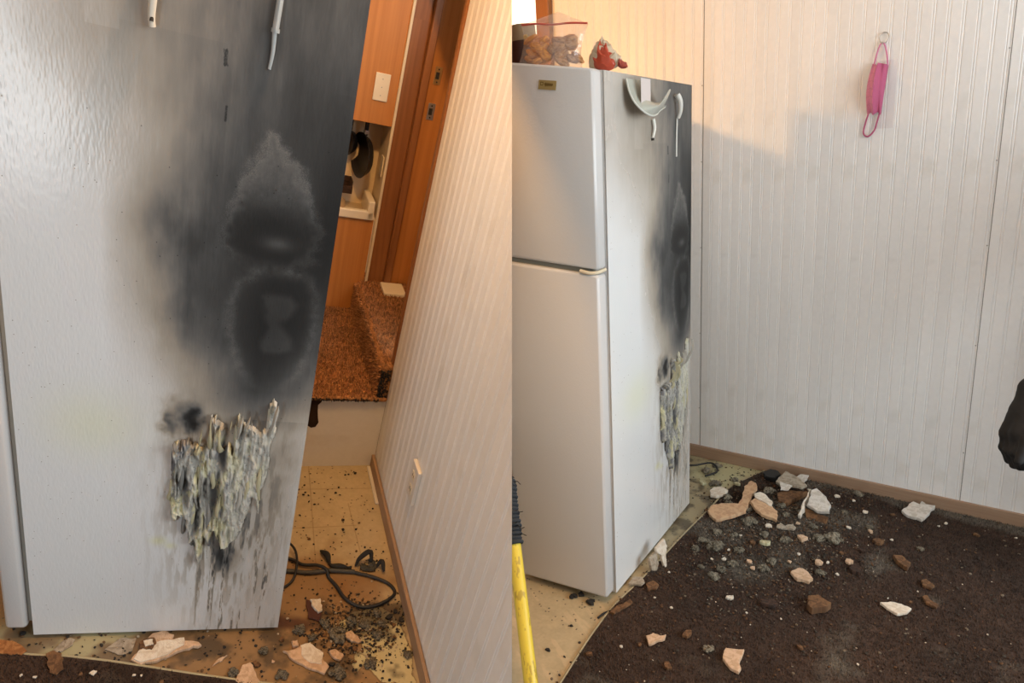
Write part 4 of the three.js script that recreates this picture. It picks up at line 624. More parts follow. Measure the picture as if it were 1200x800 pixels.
{ const g = plaster('plaster_slab', 'white plaster slab with brown broken side tipped up amid the debris', PC, [0.7127, 0.3428], [[-0.05,-0.09],[-0.034,-0.105],[0.013,-0.069],[0.043,-0.025],[0.046,0.012],[0.0,0.022],[-0.045,0.0]], M.gyp2, { h: 0.016, y: 0.045, lean: [0.35, 0.05] });
  part('broken_side', chunkGeo([[-0.055,-0.012],[0.04,0.005],[0.034,0.06],[-0.035,0.06]], 0.02).rotateX(0.3).translate(0, -0.03, 0.005), M.brown, g, 'brown torn side');
  part('edge_strip', chunkGeo([[-0.065,-0.1],[-0.055,-0.1],[-0.055,0.06],[-0.065,0.06]], 0.03).translate(0, -0.02, 0), M.gyp, g); }
plaster('plaster_piece', 'cream plaster shard lying alone at the right of the brown carpet', PC, [1.0851, 0.8291], [[-0.048,0.002],[-0.022,-0.021],[0.01,-0.028],[0.041,-0.018],[0.033,0.01],[0.009,0.035],[-0.023,0.021]], M.gyp, { h: 0.011 });
plaster('plaster_slab', 'square white plaster slab with jagged edge near the baseboard at right', PC, [1.0419, 0.0853], [[-0.058,0.051],[-0.03,-0.038],[-0.002,-0.026],[-0.002,-0.055],[0.017,-0.038],[0.049,-0.045],[0.039,0.005],[0.02,0.085],[-0.033,0.077]], M.gyp2, { h: 0.014, y: 0.018, lean: [0.1, 0] });
plaster('plaster_piece', 'jagged peach plaster piece in the middle of the brown carpet', PC, [0.7844, 0.8118], [[-0.04,0.005],[-0.023,-0.039],[0.003,-0.034],[0.036,0.003],[0.031,0.03],[-0.007,0.035]], M.peach2, { h: 0.014 });
plaster('plaster_piece', 'square peach plaster piece nearest to the viewer on brown carpet', PC, [0.7373, 1.3591], [[-0.025,0.012],[-0.034,-0.035],[0.015,-0.06],[0.036,0.043],[0.009,0.04]], M.peach2, { h: 0.012 });
plaster('plaster_piece', 'small notched peach plaster piece in front of the fridge corner', PC, [0.5056, 1.3964], [[-0.031,0.011],[-0.019,-0.014],[0.006,-0.015],[0.018,-0.031],[0.024,-0.01],[0.007,0.017],[-0.005,0.042]], M.peach2, { h: 0.01 });
plaster('charred_board', 'rounded brown charred lump on the carpet left of the cream shard', 'board piece', [0.8727, 0.9621], [[-0.034,-0.019],[-0.008,-0.045],[0.039,-0.021],[0.029,0.012],[-0.003,0.043],[-0.023,0.029]], M.brown, { h: 0.026, partName: 'board' });
plaster('charred_board', 'brown charred board fragment above the cream shard', 'board piece', [1.0533, 0.537], [[-0.034,-0.02],[-0.008,-0.036],[0.027,-0.004],[0.023,0.041],[-0.008,0.019]], M.brown, { h: 0.018, partName: 'board' });
plaster('charred_board', 'small tan brown board shard right of the cream shard, upper of two', 'board piece', [1.1457, 0.6337], [[-0.02,-0.011],[-0.007,-0.028],[0.022,0],[0.017,0.023],[-0.012,0.015]], M.brown, { h: 0.012, partName: 'board' });
plaster('charred_board', 'small tan brown board shard right of the cream shard, lower of two', 'board piece', [1.1684, 0.7342], [[-0.025,-0.015],[-0.012,-0.029],[-0.001,-0.009],[0.026,0.01],[0.021,0.028],[-0.01,0.016]], M.brown, { h: 0.01, partName: 'board' });
plaster('plaster_piece', 'thin pale plaster sliver below the white tipped slab', PC, [0.6328, 0.499], [[-0.033,0.024],[-0.03,-0.016],[-0.006,-0.001],[0.017,-0.03],[0.033,-0.011],[0.029,0.011],[-0.011,0.024]], M.grey, { h: 0.01 });
plaster('linoleum_flap', 'curled grey linoleum flap at the foot of the upright fridge', 'linoleum', [0.3133, 1.1577], [[-0.023,0.03],[-0.027,-0.02],[-0.001,-0.027],[0.026,-0.002],[0.024,0.02]], M.grey, { h: 0.008, y: 0.014, partName: 'flap', lean: [0, 0.15] });
plaster('charred_board', 'dark brown flake on the linoleum edge by the fridge foot', 'board piece', [0.3662, 1.1519], [[-0.024,0.002],[-0.011,-0.028],[0.018,-0.016],[0.021,0.013],[-0.004,0.029]], M.brown, { h: 0.008, partName: 'board' });
plaster('charred_board', 'brown flake lying along the linoleum edge in front of the fridge', 'board piece', [0.3349, 1.317], [[-0.018,0.048],[-0.013,-0.002],[0.004,-0.052],[0.019,-0.042],[0.011,0.001],[-0.002,0.046]], M.brown, { h: 0.008, partName: 'board' });
{ // two pieces leaning against the scorched side of the upright fridge
  const g = thing('plaster_piece', 'white plaster shard standing upright against the fridge side', PC); g.position.set(0.325, 0.004, 1.0);
  part('board_core', chunkGeo([[-0.03,-0.035],[0.0,-0.045],[0.022,-0.05],[0.03,-0.02],[0.012,0.012],[0.006,0.05],[-0.006,0.055],[-0.012,0.0],[-0.03,-0.015]], 0.012).rotateX(Math.PI / 2 - 0.25).rotateY(1.35).translate(0, 0.05, 0), M.gyp, g);
  const g2 = thing('plaster_piece', 'small brown and pale shard beside the upright white shard', PC); g2.position.set(0.325, 0.0, 1.06);
  part('board_core', chunkGeo([[-0.02,-0.03],[0.02,-0.032],[0.022,0.01],[0,0.03],[-0.022,0.02]], 0.012).rotateX(Math.PI / 2 - 0.3).rotateY(1.4).translate(-0.005, 0.045, 0), M.grey, g2);
}
// chips and flakes, single but alike
const CH = { p: ['plaster_chip', M.peach2, 'small peach plaster chip strewn on the brown carpet', 'peach chips on the carpet'], w: ['plaster_crumb', M.gyp, 'small white plaster crumb strewn on the brown carpet', 'white crumbs on the carpet'], b: ['board_flake', M.brown, 'small brown board flake strewn on the brown carpet', 'brown flakes on the carpet'], d: ['dark_flake', M.darkbrown, 'flat dark burnt flake on the brown carpet', 'dark flakes on the carpet'], y: ['linoleum_flake', M.yellowish, 'pale yellowish linoleum flake by the debris heap', 'yellowish flakes'] };
const small = [];
const chipVar = Array.from({ length: 6 }, () => { const n = 7, P = []; for (let i = 0; i < n; i++) { const a = -i / n * 6.283, r = 0.5 * rr(0.62, 1.05); P.push([Math.cos(a) * r, Math.sin(a) * r * rr(0.6, 1)]); } return P; });
const chipGeo = (w) => chunkGeo(shrink(chipVar[Math.floor(rnd() * 6)], w), clamp(w * 0.3, 0.004, 0.014));
for (const [x, z, w, k] of [[0.662,0.445,0.024,'p'],[0.568,0.528,0.034,'w'],[0.602,0.667,0.048,'y'],[0.71,0.553,0.052,'p'],[0.595,0.818,0.028,'p'],[0.621,0.854,0.024,'p'],[0.717,0.739,0.021,'p'],[0.807,0.693,0.042,'p'],[0.834,0.669,0.018,'w'],[0.897,0.628,0.039,'p'],[0.88,0.729,0.018,'w'],[0.561,0.685,0.032,'b'],[0.864,0.21,0.027,'w'],[0.914,0.363,0.029,'p'],[1.248,0.18,0.028,'b'],[0.887,1.19,0.028,'b'],[0.955,0.432,0.056,'b'],[0.617,1.069,0.032,'w'],[0.926,0.668,0.065,'d'],[0.959,0.175,0.023,'b'],[0.58,1.326,0.043,'b'],[0.43,1.489,0.016,'w'],[0.475,1.45,0.019,'b'],[0.376,1.039,0.012,'w'],[0.587,1.487,0.036,'b'],[0.366,1.574,0.027,'b'],[0.502,0.781,0.016,'w'],[1.117,0.765,0.014,'b'],[0.331,0.237,0.038,'y'],[0.308,0.524,0.032,'b'],[0.183,0.287,0.047,'y'],[0.206,0.231,0.031,'y'],[0.728,0.226,0.017,'w'],[0.618,0.13,0.026,'w'],[0.731,0.126,0.029,'w'],[0.8,0.128,0.021,'w'],[0.836,0.374,0.023,'w'],[0.503,0.655,0.017,'w'],[0.473,0.876,0.016,'w'],[0.513,0.851,0.022,'w'],[0.73,0.669,0.019,'w'],[0.993,0.38,0.016,'w'],[1.052,0.781,0.008,'w'],[1.126,0.687,0.008,'w'],[1.123,0.176,0.013,'w'],[1.142,0.141,0.019,'w'],[0.402,1.206,0.012,'w'],[0.475,1.225,0.014,'w'],[0.692,1.113,0.011,'w'],[1.043,1.168,0.01,'w'],[1.368,0.125,0.012,'w'],[1.333,0.814,0.007,'w'],[0.794,1.082,0.011,'w'],[0.859,0.579,0.025,'b'],[0.919,0.527,0.031,'d'],[0.735,1.03,0.067,'d']]) {
  const [nm, mt, lb, gp] = CH[k]; const m = solo(nm, chipGeo(w), mt, lb, 'chip', gp); small.push([m, lb.split(' ').slice(0, 4).join(' '), x, z, false]); m.position.set(x, inCarpet(x, z) ? CUP : 0.001, z); m.rotation.set(rr(-0.12, 0.12), rr(0, 6.28), rr(-0.12, 0.12));
}
// clumps of singed insulation
const clumpGeo = (s) => {                                            // matted tuft: jagged crumbs and stray fibres
  const k0 = seed; srand(1000 + s); const G = [];
  for (let i = 0; i < 16; i++) { const a = rr(0, 6.28), r = Math.sqrt(rnd()) * 0.75, q = rr(0.16, 0.4) * (1.15 - 0.6 * r); const g = new THREE.IcosahedronGeometry(q, 1), p = g.attributes.position; for (let j = 0; j < p.count; j++) { const x = p.getX(j), y = p.getY(j), z = p.getZ(j), f = 0.55 + 0.9 * fbm(x * 9 / q * 0.3 + s + i, (y + z * 1.3) * 9 / q * 0.3, 2); p.setXYZ(j, x * f * 1.2, y * f * 0.8, z * f * 1.2); } g.rotateY(a * 3).translate(Math.cos(a) * r, 0.16 + rr(0, 0.45) * (1 - r), Math.sin(a) * r); G.push(g); }
  for (let i = 0; i < 46; i++) { const a = rr(0, 6.28), r = rr(0.3, 0.95); G.push(new THREE.ConeGeometry(0.035, rr(0.25, 0.6), 3).toNonIndexed().rotateX(rr(-1.4, 1.4)).rotateY(a).translate(Math.cos(a) * r, rr(0.08, 0.5) * (1.1 - r), Math.sin(a) * r)); }
  seed = k0; const h = mergeGeometries(G.map((g) => (g.index ? g.toNonIndexed() : g))); h.computeVertexNormals();
  const p = h.attributes.position; for (let j = 0; j < p.count; j++) if (p.getY(j) < 0) p.setY(j, 0);
  return planarUV(h, (x, y, z) => (x + y * 0.6) * 0.4, (x, y, z) => (z + y * 0.5) * 0.4); };
const clumps = [1, 12, 23, 34, 45].map(clumpGeo);
const scattered = [];
function clump(x, z, w, tilted, label, group, mat) { const m = solo('insulation_clump', clumps[Math.floor(rnd() * 5)], mat ?? (rnd() < 0.5 ? M.fluff : M.fluff2), label, 'insulation', group); put(m, tilted, x, tilted || !inCarpet(x, z) ? 0.001 : 0.009, z); m.scale.set(w * 0.62, w * 0.72, w * 0.62); m.rotateY(rr(0, 6)); scattered.push([m, label.split(' ').slice(0, 5).join(' '), x, z, tilted]); return m; }
for (const [x, z, w] of [[0.447,0.788,0.065],[0.394,0.77,0.043],[0.537,0.766,0.045],[0.497,0.54,0.055],[0.473,0.229,0.052],[0.34,0.38,0.04],[0.365,0.437,0.04],[0.812,0.496,0.07],[0.76,0.52,0.049],[0.652,0.834,0.043],[0.523,0.981,0.045],[0.658,1.349,0.036],[0.392,0.838,0.033],[0.528,0.921,0.037],[0.828,0.75,0.036],[0.665,0.772,0.04],[0.478,0.664,0.03],[0.803,0.06,0.043],[0.6,0.4,0.034],[1.09,0.395,0.027],[0.795,0.25,0.03],[0.65,0.34,0.034],[0.24,0.27,0.053],[0.296,0.18,0.035],[0.149,0.157,0.049],[0.169,0.078,0.041],[0.55,0.867,0.04],[0.46,0.945,0.027],[0.58,0.6,0.04],[0.42,0.68,0.04],[0.66,0.6,0.045],[0.72,0.44,0.035],[0.9,0.33,0.03],[0.56,0.33,0.04],[0.45,0.43,0.045]]) clump(x, z, w, false, 'dark grey clump of singed insulation in the debris heap on the carpet', 'insulation clumps in the debris heap');
// fine ash and crumbs that nobody could count
srand(81);
const crumbG = (() => { const g = new THREE.IcosahedronGeometry(0.0035, 0); g.scale(1, 0.6, 1.2); return g; })();
pile('ash_crumbs', 5200, () => { let x, z, k = rnd(); do { if (k < 0.75) { x = 0.6 + 0.22 * (rnd() + rnd() + rnd() - 1.5) * 1.5; z = 0.5 + 0.5 * (rnd() + rnd() + rnd() - 1.5) * 1.2; } else { x = rr(0.1, 1.6); z = rr(0.02, 1.8); } } while (z < 0.015 || x > 1.8 || z > 1.9 || (x < 0.29 && z > 0.45)); const t = rnd(); const c = t < 0.06 ? [0.55, 0.46, 0.36] : t < 0.2 ? [0.17, 0.13, 0.09] : t < 0.5 ? [0.11, 0.055, 0.025] : [0.05, 0.04, 0.03]; return { p: V3(x, inCarpet(x, z) ? 0.012 : 0.002, z), s: (t < 0.06 ? rr(0.3, 0.8) : rr(0.4, 1.5)), c }; }, crumbG, tuftM, 'scatter of fine ash and plaster crumbs on carpet and linoleum', 'ash');
pile('soot_flakes', 1500, () => { let x, z; const k = rnd(); do { if (k < 0.6) { x = -0.15 + 0.16 * (rnd() + rnd() - 1); z = 0.68 + 0.13 * (rnd() + rnd() - 1); } else if (k < 0.8) { x = rr(-0.95, -0.4); z = rr(0.58, 0.8); } else { x = rr(-0.4, -0.01); z = rr(0.02, 0.9); } } while (x > -0.012); const t = rnd(); const c = t < 0.1 ? [0.4, 0.33, 0.24] : t < 0.35 ? [0.12, 0.07, 0.035] : [0.025, 0.022, 0.02]; return { p: V3(x, 0.003, z).applyMatrix4(tilt), q: tiltQ, s: rr(0.25, 1.2), h: 0.6, c }; }, crumbG, tuftM, 'scatter of fine black soot flakes on the linoleum beside the scorched fridge', 'ash');
// charred scraps under the upright fridge front
{ const g = thing('charred_scrap', 'heap of charred scrap under the front edge of the upright fridge', 'burnt scrap'); g.position.set(0.19, 0, 1.34); for (let k = 0; k < 7; k++) part('scrap', chipGeo(rr(0.015, 0.035)).rotateX(rr(-0.5, 0.5)).translate(rr(-0.05, 0.05), 0.003, rr(-0.02, 0.02)), M.char, g);
  const st = solo('charred_stick', tube([[0, 0.006, 0], [0.006, 0.008, -0.03], [0.016, 0.006, -0.055]], 0.0035, 10, 6), M.char, 'short black charred stick on the linoleum edge', 'burnt scrap'); st.position.set(0.29, 0, 1.4);
  for (const [x, z, w] of [[0.24, 1.62, 0.02], [0.235, 1.48, 0.014]]) { const m = solo('soot_scrap', chipGeo(w), M.char, `little black soot scrap on the tan linoleum, the one ${z > 1.55 ? 'farther from' : 'nearer to'} the upright fridge`, 'burnt scrap', 'soot scraps on the linoleum'); m.position.set(x, 0.001, z); } }
{ const c = solo('scorched_cable', tube([[-0.05, 0.03, 0.2], [0.08, 0.025, 0.17], [0.16, 0.03, 0.11], [0.2, 0.015, 0.15], [0.17, 0.01, 0.22]], 0.005, 40, 8), M.rubber, 'black burnt cable curling behind the upright fridge', 'cable'); }

/* debris and cords in the tilted room */
const T = { tilted: true };
plaster('plaster_slab', 'peach plaster slab with white paint skin on linoleum right of the fridge', PC, [-0.2848, 0.7517], [[-0.059,-0.031],[-0.031,-0.031],[-0.002,-0.04],[0.032,-0.01],[0.05,0.03],[0.037,0.049],[0.007,0.032],[-0.033,0.002]], M.peach2, { ...T, h: 0.009, skins: [['paint_skin', [[-0.025,-0.028],[0,-0.032],[0.03,0.001],[0.023,0.033],[-0.004,0.025],[-0.024,0.001]], 0.009, -0.01, M.gyp, 0.003]] });
plaster('plaster_piece', 'white chip on a dark red brown scrap near the black cord', PC, [-0.2558, 0.6002], [[-0.019,-0.034],[-0.007,-0.028],[0.018,-0.025],[0.018,0.018],[0.008,0.041],[-0.019,0.028]], std([0.06, 0.014, 0.008], 0.6), { ...T, h: 0.006, skins: [['white_chip', [[-0.012,-0.022],[0.016,-0.022],[0.018,0.018],[0.006,0.024],[-0.006,0.004]], 0.002, -0.006, M.gyp, 0.008]] });
plaster('plaster_piece', 'pointed peach plaster sliver on the cream linoleum patch', PC, [-0.1661, 0.7039], [[-0.018,-0.014],[-0.002,-0.021],[0.024,0.014],[0.012,0.02],[-0.016,0]], M.peach2, { ...T, h: 0.008 });
plaster('plaster_piece', 'small peach plaster piece right of the white skinned slab', PC, [-0.214, 0.7499], [[-0.016,-0.013],[-0.001,-0.017],[0.02,0.006],[0.009,0.02],[-0.011,0.004]], M.peach2, { ...T, h: 0.009 });
plaster('plaster_piece', 'peach plaster triangle cut off by the bottom edge of the picture', PC, [-0.4272, 0.7753], [[-0.029,0.012],[-0.013,-0.028],[0.004,-0.033],[0.013,-0.012],[0.026,0.021],[0,0.04]], M.peach2, { ...T, h: 0.009 });
plaster('plaster_slab', 'long pale plaster slab lying under the scorched fridge bottom edge', PC, [-0.62, 0.6698], [[-0.068,0.028],[-0.055,0.01],[-0.045,-0.013],[-0.028,-0.039],[-0.003,-0.046],[0.021,-0.029],[0.018,-0.016],[0.078,0],[0.085,0.009],[0.046,0.016],[-0.003,0.035],[-0.045,0.045]], M.peach2, { ...T, h: 0.011, skins: [['paint_skin', [[-0.05,0.017],[-0.042,-0.003],[0.005,-0.026],[0.056,-0.028],[0.057,-0.007],[0.008,0.019],[-0.034,0.028]], -0.012, 0.013, M.gyp, 0.004]] });
plaster('charred_board', 'olive brown flat scrap on the dark carpet at lower left', 'board piece', [-0.8416, 0.6859], [[-0.023,-0.025],[-0.009,-0.032],[0.009,-0.022],[0.02,0.02],[0.009,0.033],[-0.006,0.025]], M.brown, { ...T, h: 0.005, y: 0.011, partName: 'board' });
plaster('linoleum_flap', 'orange brown torn linoleum flap at the far lower left corner', 'linoleum', [-0.9492, 0.6317], [[-0.046,-0.017],[-0.016,-0.024],[0.011,-0.017],[0.045,0.014],[0.036,0.024],[0.007,0.016],[-0.036,0.003]], crumbly([0.4, 0.18, 0.06], [0.26, 0.1, 0.03]), { ...T, h: 0.004, y: 0.01, partName: 'flap' });
plaster('linoleum_flap', 'pale grey beige linoleum flap under the fridge front corner', 'linoleum', [-0.8323, 0.6342], [[-0.026,0.022],[-0.011,-0.006],[0.004,-0.02],[0.019,-0.014],[0.016,0.001],[-0.002,0.016]], M.grey, { ...T, h: 0.003, partName: 'flap' });
plaster('linoleum_flap', 'dull brown linoleum flap left of the long pale slab', 'linoleum', [-0.7097, 0.6533], [[-0.038,0.004],[-0.007,-0.024],[0.027,-0.019],[0.022,0.016],[-0.004,0.024]], M.grey, { ...T, h: 0.003, partName: 'flap' });
plaster('plaster_piece', 'brown and white chip standing at the fridge bottom above the long slab', PC, [-0.6552, 0.6652], [[-0.02,-0.006],[-0.009,-0.014],[0.013,-0.015],[0.019,0],[0.01,0.016],[-0.016,0.008]], M.brown, { ...T, h: 0.02, skins: [['white_chip', [[-0.01,-0.006],[0.01,-0.008],[0.013,0.006],[-0.004,0.01]], 0, 0, M.gyp, 0.004]] });
plaster('plaster_piece', 'thin peach splinter near the bottom between slab and triangle', PC, [-0.4913, 0.7243], [[-0.017,0.013],[-0.003,-0.005],[0.016,-0.012],[0.004,0.003]], M.peach2, { ...T, h: 0.005 });
plaster('plaster_piece', 'tiny white chip on the dark carpet below the fridge', PC, [-0.7604, 0.7236], [[-0.009,0.001],[0,-0.006],[0.007,-0.003],[0.002,0.008]], M.gyp, { ...T, h: 0.004, y: 0.011 });
plaster('plaster_piece', 'little peach lump at the tip of the white skinned slab', PC, [-0.3132, 0.705], [[-0.009,-0.007],[0.006,-0.009],[0.008,0.008],[-0.006,0.008]], M.peach2, { ...T, h: 0.012 });
const TH = { p: ['plaster_chip', M.peach2, 'small peach chip on the linoleum below the scorched fridge', 'peach chips by the scorched fridge'], w: ['plaster_crumb', M.gyp, 'small white crumb on the carpet below the scorched fridge', 'white crumbs by the scorched fridge'], b: ['board_flake', M.brown, 'small brown flake on the floor beside the scorched fridge', 'brown flakes by the scorched fridge'], k: ['soot_scrap', M.char, 'small black soot scrap on the linoleum beside the scorched fridge', 'soot scraps by the scorched fridge'] };
for (const [x, z, w, k] of [[-0.368,0.745,0.012,'p'],[-0.924,0.589,0.017,'k'],[-0.946,0.572,0.009,'k'],[-0.785,0.722,0.012,'b'],[-0.617,0.768,0.013,'b'],[-0.676,0.742,0.009,'w'],[-0.661,0.745,0.007,'w'],[-0.875,0.717,0.01,'w'],[-0.902,0.708,0.008,'w'],[-0.055,0.651,0.026,'k'],[-0.024,0.663,0.022,'k'],[-0.035,0.633,0.019,'k'],[-0.048,0.677,0.019,'b'],[-0.053,0.715,0.014,'b'],[-0.013,0.644,0.015,'k'],[-0.237,0.685,0.015,'b'],[-0.163,0.737,0.02,'b'],[-0.227,0.773,0.019,'k'],[-0.408,0.747,0.024,'b'],[-0.345,0.684,0.019,'b'],[-0.758,0.642,0.007,'k'],[-0.795,0.642,0.005,'k'],[-0.723,0.685,0.009,'k'],[-0.097,0.785,0.009,'k'],[-0.033,0.809,0.011,'k'],[-0.156,0.563,0.009,'k'],[-0.243,0.549,0.009,'k'],[-0.015,0.05,0.012,'k'],[-0.07,0.044,0.012,'k'],[-0.148,0.14,0.011,'k'],[-0.138,0.267,0.013,'k'],[-0.143,0.308,0.013,'k'],[-0.249,0.34,0.013,'b']]) {
  const [nm, mt, lb, gp] = TH[k]; const m = solo(nm, chipGeo(w), mt, lb, 'chip', gp); small.push([m, lb.split(' ').slice(0, k === 'p' || k === 'w' ? 3 : k === 'k' ? 4 : 3).join(' '), x, z, true]); seat(m, x, z > 0.7 && x < -0.5 ? 0.01 : 0.001, z, rr(0, 6.28)); lean(m, rr(-0.1, 0.1), rr(-0.1, 0.1));
}
for (const [x, z, w] of [[-0.204,0.692,0.05],[-0.133,0.785,0.035],[-0.215,0.802,0.038],[-0.026,0.775,0.025],[-0.234,0.652,0.031],[-0.166,0.655,0.032],[-0.125,0.665,0.032],[-0.095,0.703,0.03],[-0.08,0.672,0.026],[-0.3,0.66,0.033],[-0.268,0.69,0.026],[-0.464,0.765,0.028],[-0.39,0.71,0.024],[-0.349,0.787,0.028],[-0.09,0.636,0.026]]) clump(x, z, w, true, 'dark clump of singed insulation on the linoleum beside the scorched fridge', 'insulation clumps beside the scorched fridge', M.fluff);
{
  const c = (pts, y = 0.006) => pts.map(([x, z], i) => [x, y + 0.0015 * Math.sin(i * 2), z]);
  const cord = thing('power_cord', 'black power cord looping over the stained linoleum beside the fridge', 'cord'); seat(cord, -0.2, 0, 0.5); const mv = (g) => g.translate(0.2, 0, -0.5);
  part('thick_run', mv(tube(c([[-0.44,0.455],[-0.387,0.458],[-0.317,0.462],[-0.262,0.474],[-0.205,0.473],[-0.131,0.483]], 0.0075), 0.0065, 50, 8)), std([0.05, 0.048, 0.042], 0.6), cord, 'thicker grey black run');
  part('loop', mv(tube(c([[-0.137,0.482],[-0.075,0.511],[-0.037,0.536],[-0.025,0.569],[-0.046,0.592],[-0.091,0.609],[-0.131,0.607],[-0.168,0.578],[-0.19,0.525],[-0.206,0.495]]).concat([[-0.212, 0.017, 0.476], [-0.236, 0.016, 0.457], [-0.276, 0.01, 0.445], [-0.307, 0.008, 0.42], [-0.37, 0.008, 0.392]]), 0.0048, 120, 8)), M.rubber, cord);
  const c2 = solo('thin_cable', mv(tube([[-0.33, 0.02, 0.36], [-0.312, 0.03, 0.378], [-0.296, 0.028, 0.408], [-0.294, 0.022, 0.451], [-0.307, 0.01, 0.497], [-0.335, 0.006, 0.52], [-0.38, 0.006, 0.527]], 0.0035, 50, 7)), M.rubber, 'thin black cable bowing out from behind the scorched fridge', 'cable'); seat(c2, -0.2, 0, 0.5);
  const b1 = solo('burnt_curl', mv(taperTube([[-0.222, 0.012, 0.398], [-0.205, 0.016, 0.42], [-0.195, 0.006, 0.452], [-0.165, 0.01, 0.463], [-0.138, 0.006, 0.468]], (t) => 0.003 + 0.006 * Math.abs(Math.sin(t * 7)), 30, 7)), M.char, 'black burnt plastic curl behind the cord', 'burnt plastic'); seat(b1, -0.2, 0, 0.5);
  srand(91);
  const b2 = thing('burnt_lump', 'black burnt crumpled lump behind the cord loop', 'burnt plastic'); seat(b2, -0.085, 0, 0.46);
  part('crust', (() => { const g = clumpGeo(77).scale(0.034, 0.024, 0.028); return g; })(), std([0.05, 0.046, 0.035], 0.8), b2);
  part('fin', taperTube([[-0.04, 0.006, 0.0], [-0.03, 0.03, -0.006], [0.0, 0.046, -0.015], [0.006, 0.02, 0.0]], (t) => 0.003 + 0.005 * Math.sin(t * 3), 16, 7), M.char, b2);
  part('fin', taperTube([[0.02, 0.004, 0.01], [0.034, 0.03, 0.01], [0.04, 0.01, 0.034]], (t) => 0.003 + 0.004 * Math.sin(t * 3), 16, 7), M.char, b2);
  const ws = solo('white_strip', rbox(-0.024, -0.012, 0, 0.006, 0.01, 0.2, 0.002), std([0.66, 0.6, 0.5], 0.6), 'thin white strip lying along the baseboard in the corner', 'strip'); seat(ws);
  const ol = thing('wall_outlet', 'ivory double socket plate on the beadboard wall', 'outlet'); seat(ol, 0, 0.325, 0.456);
  part('plate', rbox(-0.012, -0.0, -0.06, 0.06, -0.033, 0.033, 0.003), std([0.72, 0.68, 0.62], 0.4), ol);
  for (const y of [-0.024, 0.024]) { const so = part('socket', rbox(-0.0135, -0.01, y - 0.014, y + 0.014, -0.013, 0.013, 0.002), M.ivory, ol); for (const z of [-0.005, 0.005]) part('slot', rbox(-0.0142, -0.013, y - 0.004, y + 0.006, z - 0.001, z + 0.001, 0.0003), M.black, so); }
}

{ // say of every small scattered piece which one it is: by the nearest thing one can find, its side of it and its order
  const LM = [['the largest peach slab', 0.394, 0.52], ['the tipped white slab', 0.71, 0.34], ['the cream shard', 1.085, 0.83], ['the square white slab', 1.04, 0.085], ['the jagged peach piece', 0.784, 0.812], ['the nearest square peach piece', 0.737, 1.36], ['the notched peach piece', 0.506, 1.396], ['the rounded brown lump', 0.873, 0.962], ['the upright white shard', 0.325, 1.0], ['the grey beige slab', 0.543, 0.162]];
  const LT = [['the long pale slab', -0.62, 0.67], ['the white skinned slab', -0.285, 0.752], ['the cord loop', -0.1, 0.55], ['the peach triangle', -0.427, 0.775], ['the olive brown scrap', -0.84, 0.686], ['the riser corner', -0.05, 0.05], ['the pointed peach sliver', -0.166, 0.704]];
  const bins = {};
  for (const [m, kind, x, z, t] of [...scattered, ...small]) {
    let best = null, bd = 9; for (const l of t ? LT : LM) { const d = Math.hypot(x - l[1], z - l[2]); if (d < bd) { bd = d; best = l; } }
    const dx = x - best[1], dz = z - best[2], r = t ? dx : 0.785 * dx - 0.62 * dz, f = t ? dz : 0.62 * dx + 0.785 * dz;
    const dir = Math.abs(r) > Math.abs(f) ? (r > 0 ? 'right of' : 'left of') : (f > 0 ? 'in front of' : 'behind');
    const key = `${kind}|${dir} ${best[0]}`; (bins[key] ??= []).push([bd, m]);
  }
  const nth = ['', 'second ', 'third ', 'fourth ', 'fifth ', 'sixth ', 'seventh ', 'eighth '];
  for (const [key, list] of Object.entries(bins)) { const [kind, place] = key.split('|'); list.sort((a, b) => a[0] - b[0]); list.forEach(([, m], i) => { m.userData.label = list.length > 1 ? `${kind}, ${nth[i] ?? ''}closest, ${place}` : `${kind} ${place}`; }); }
}

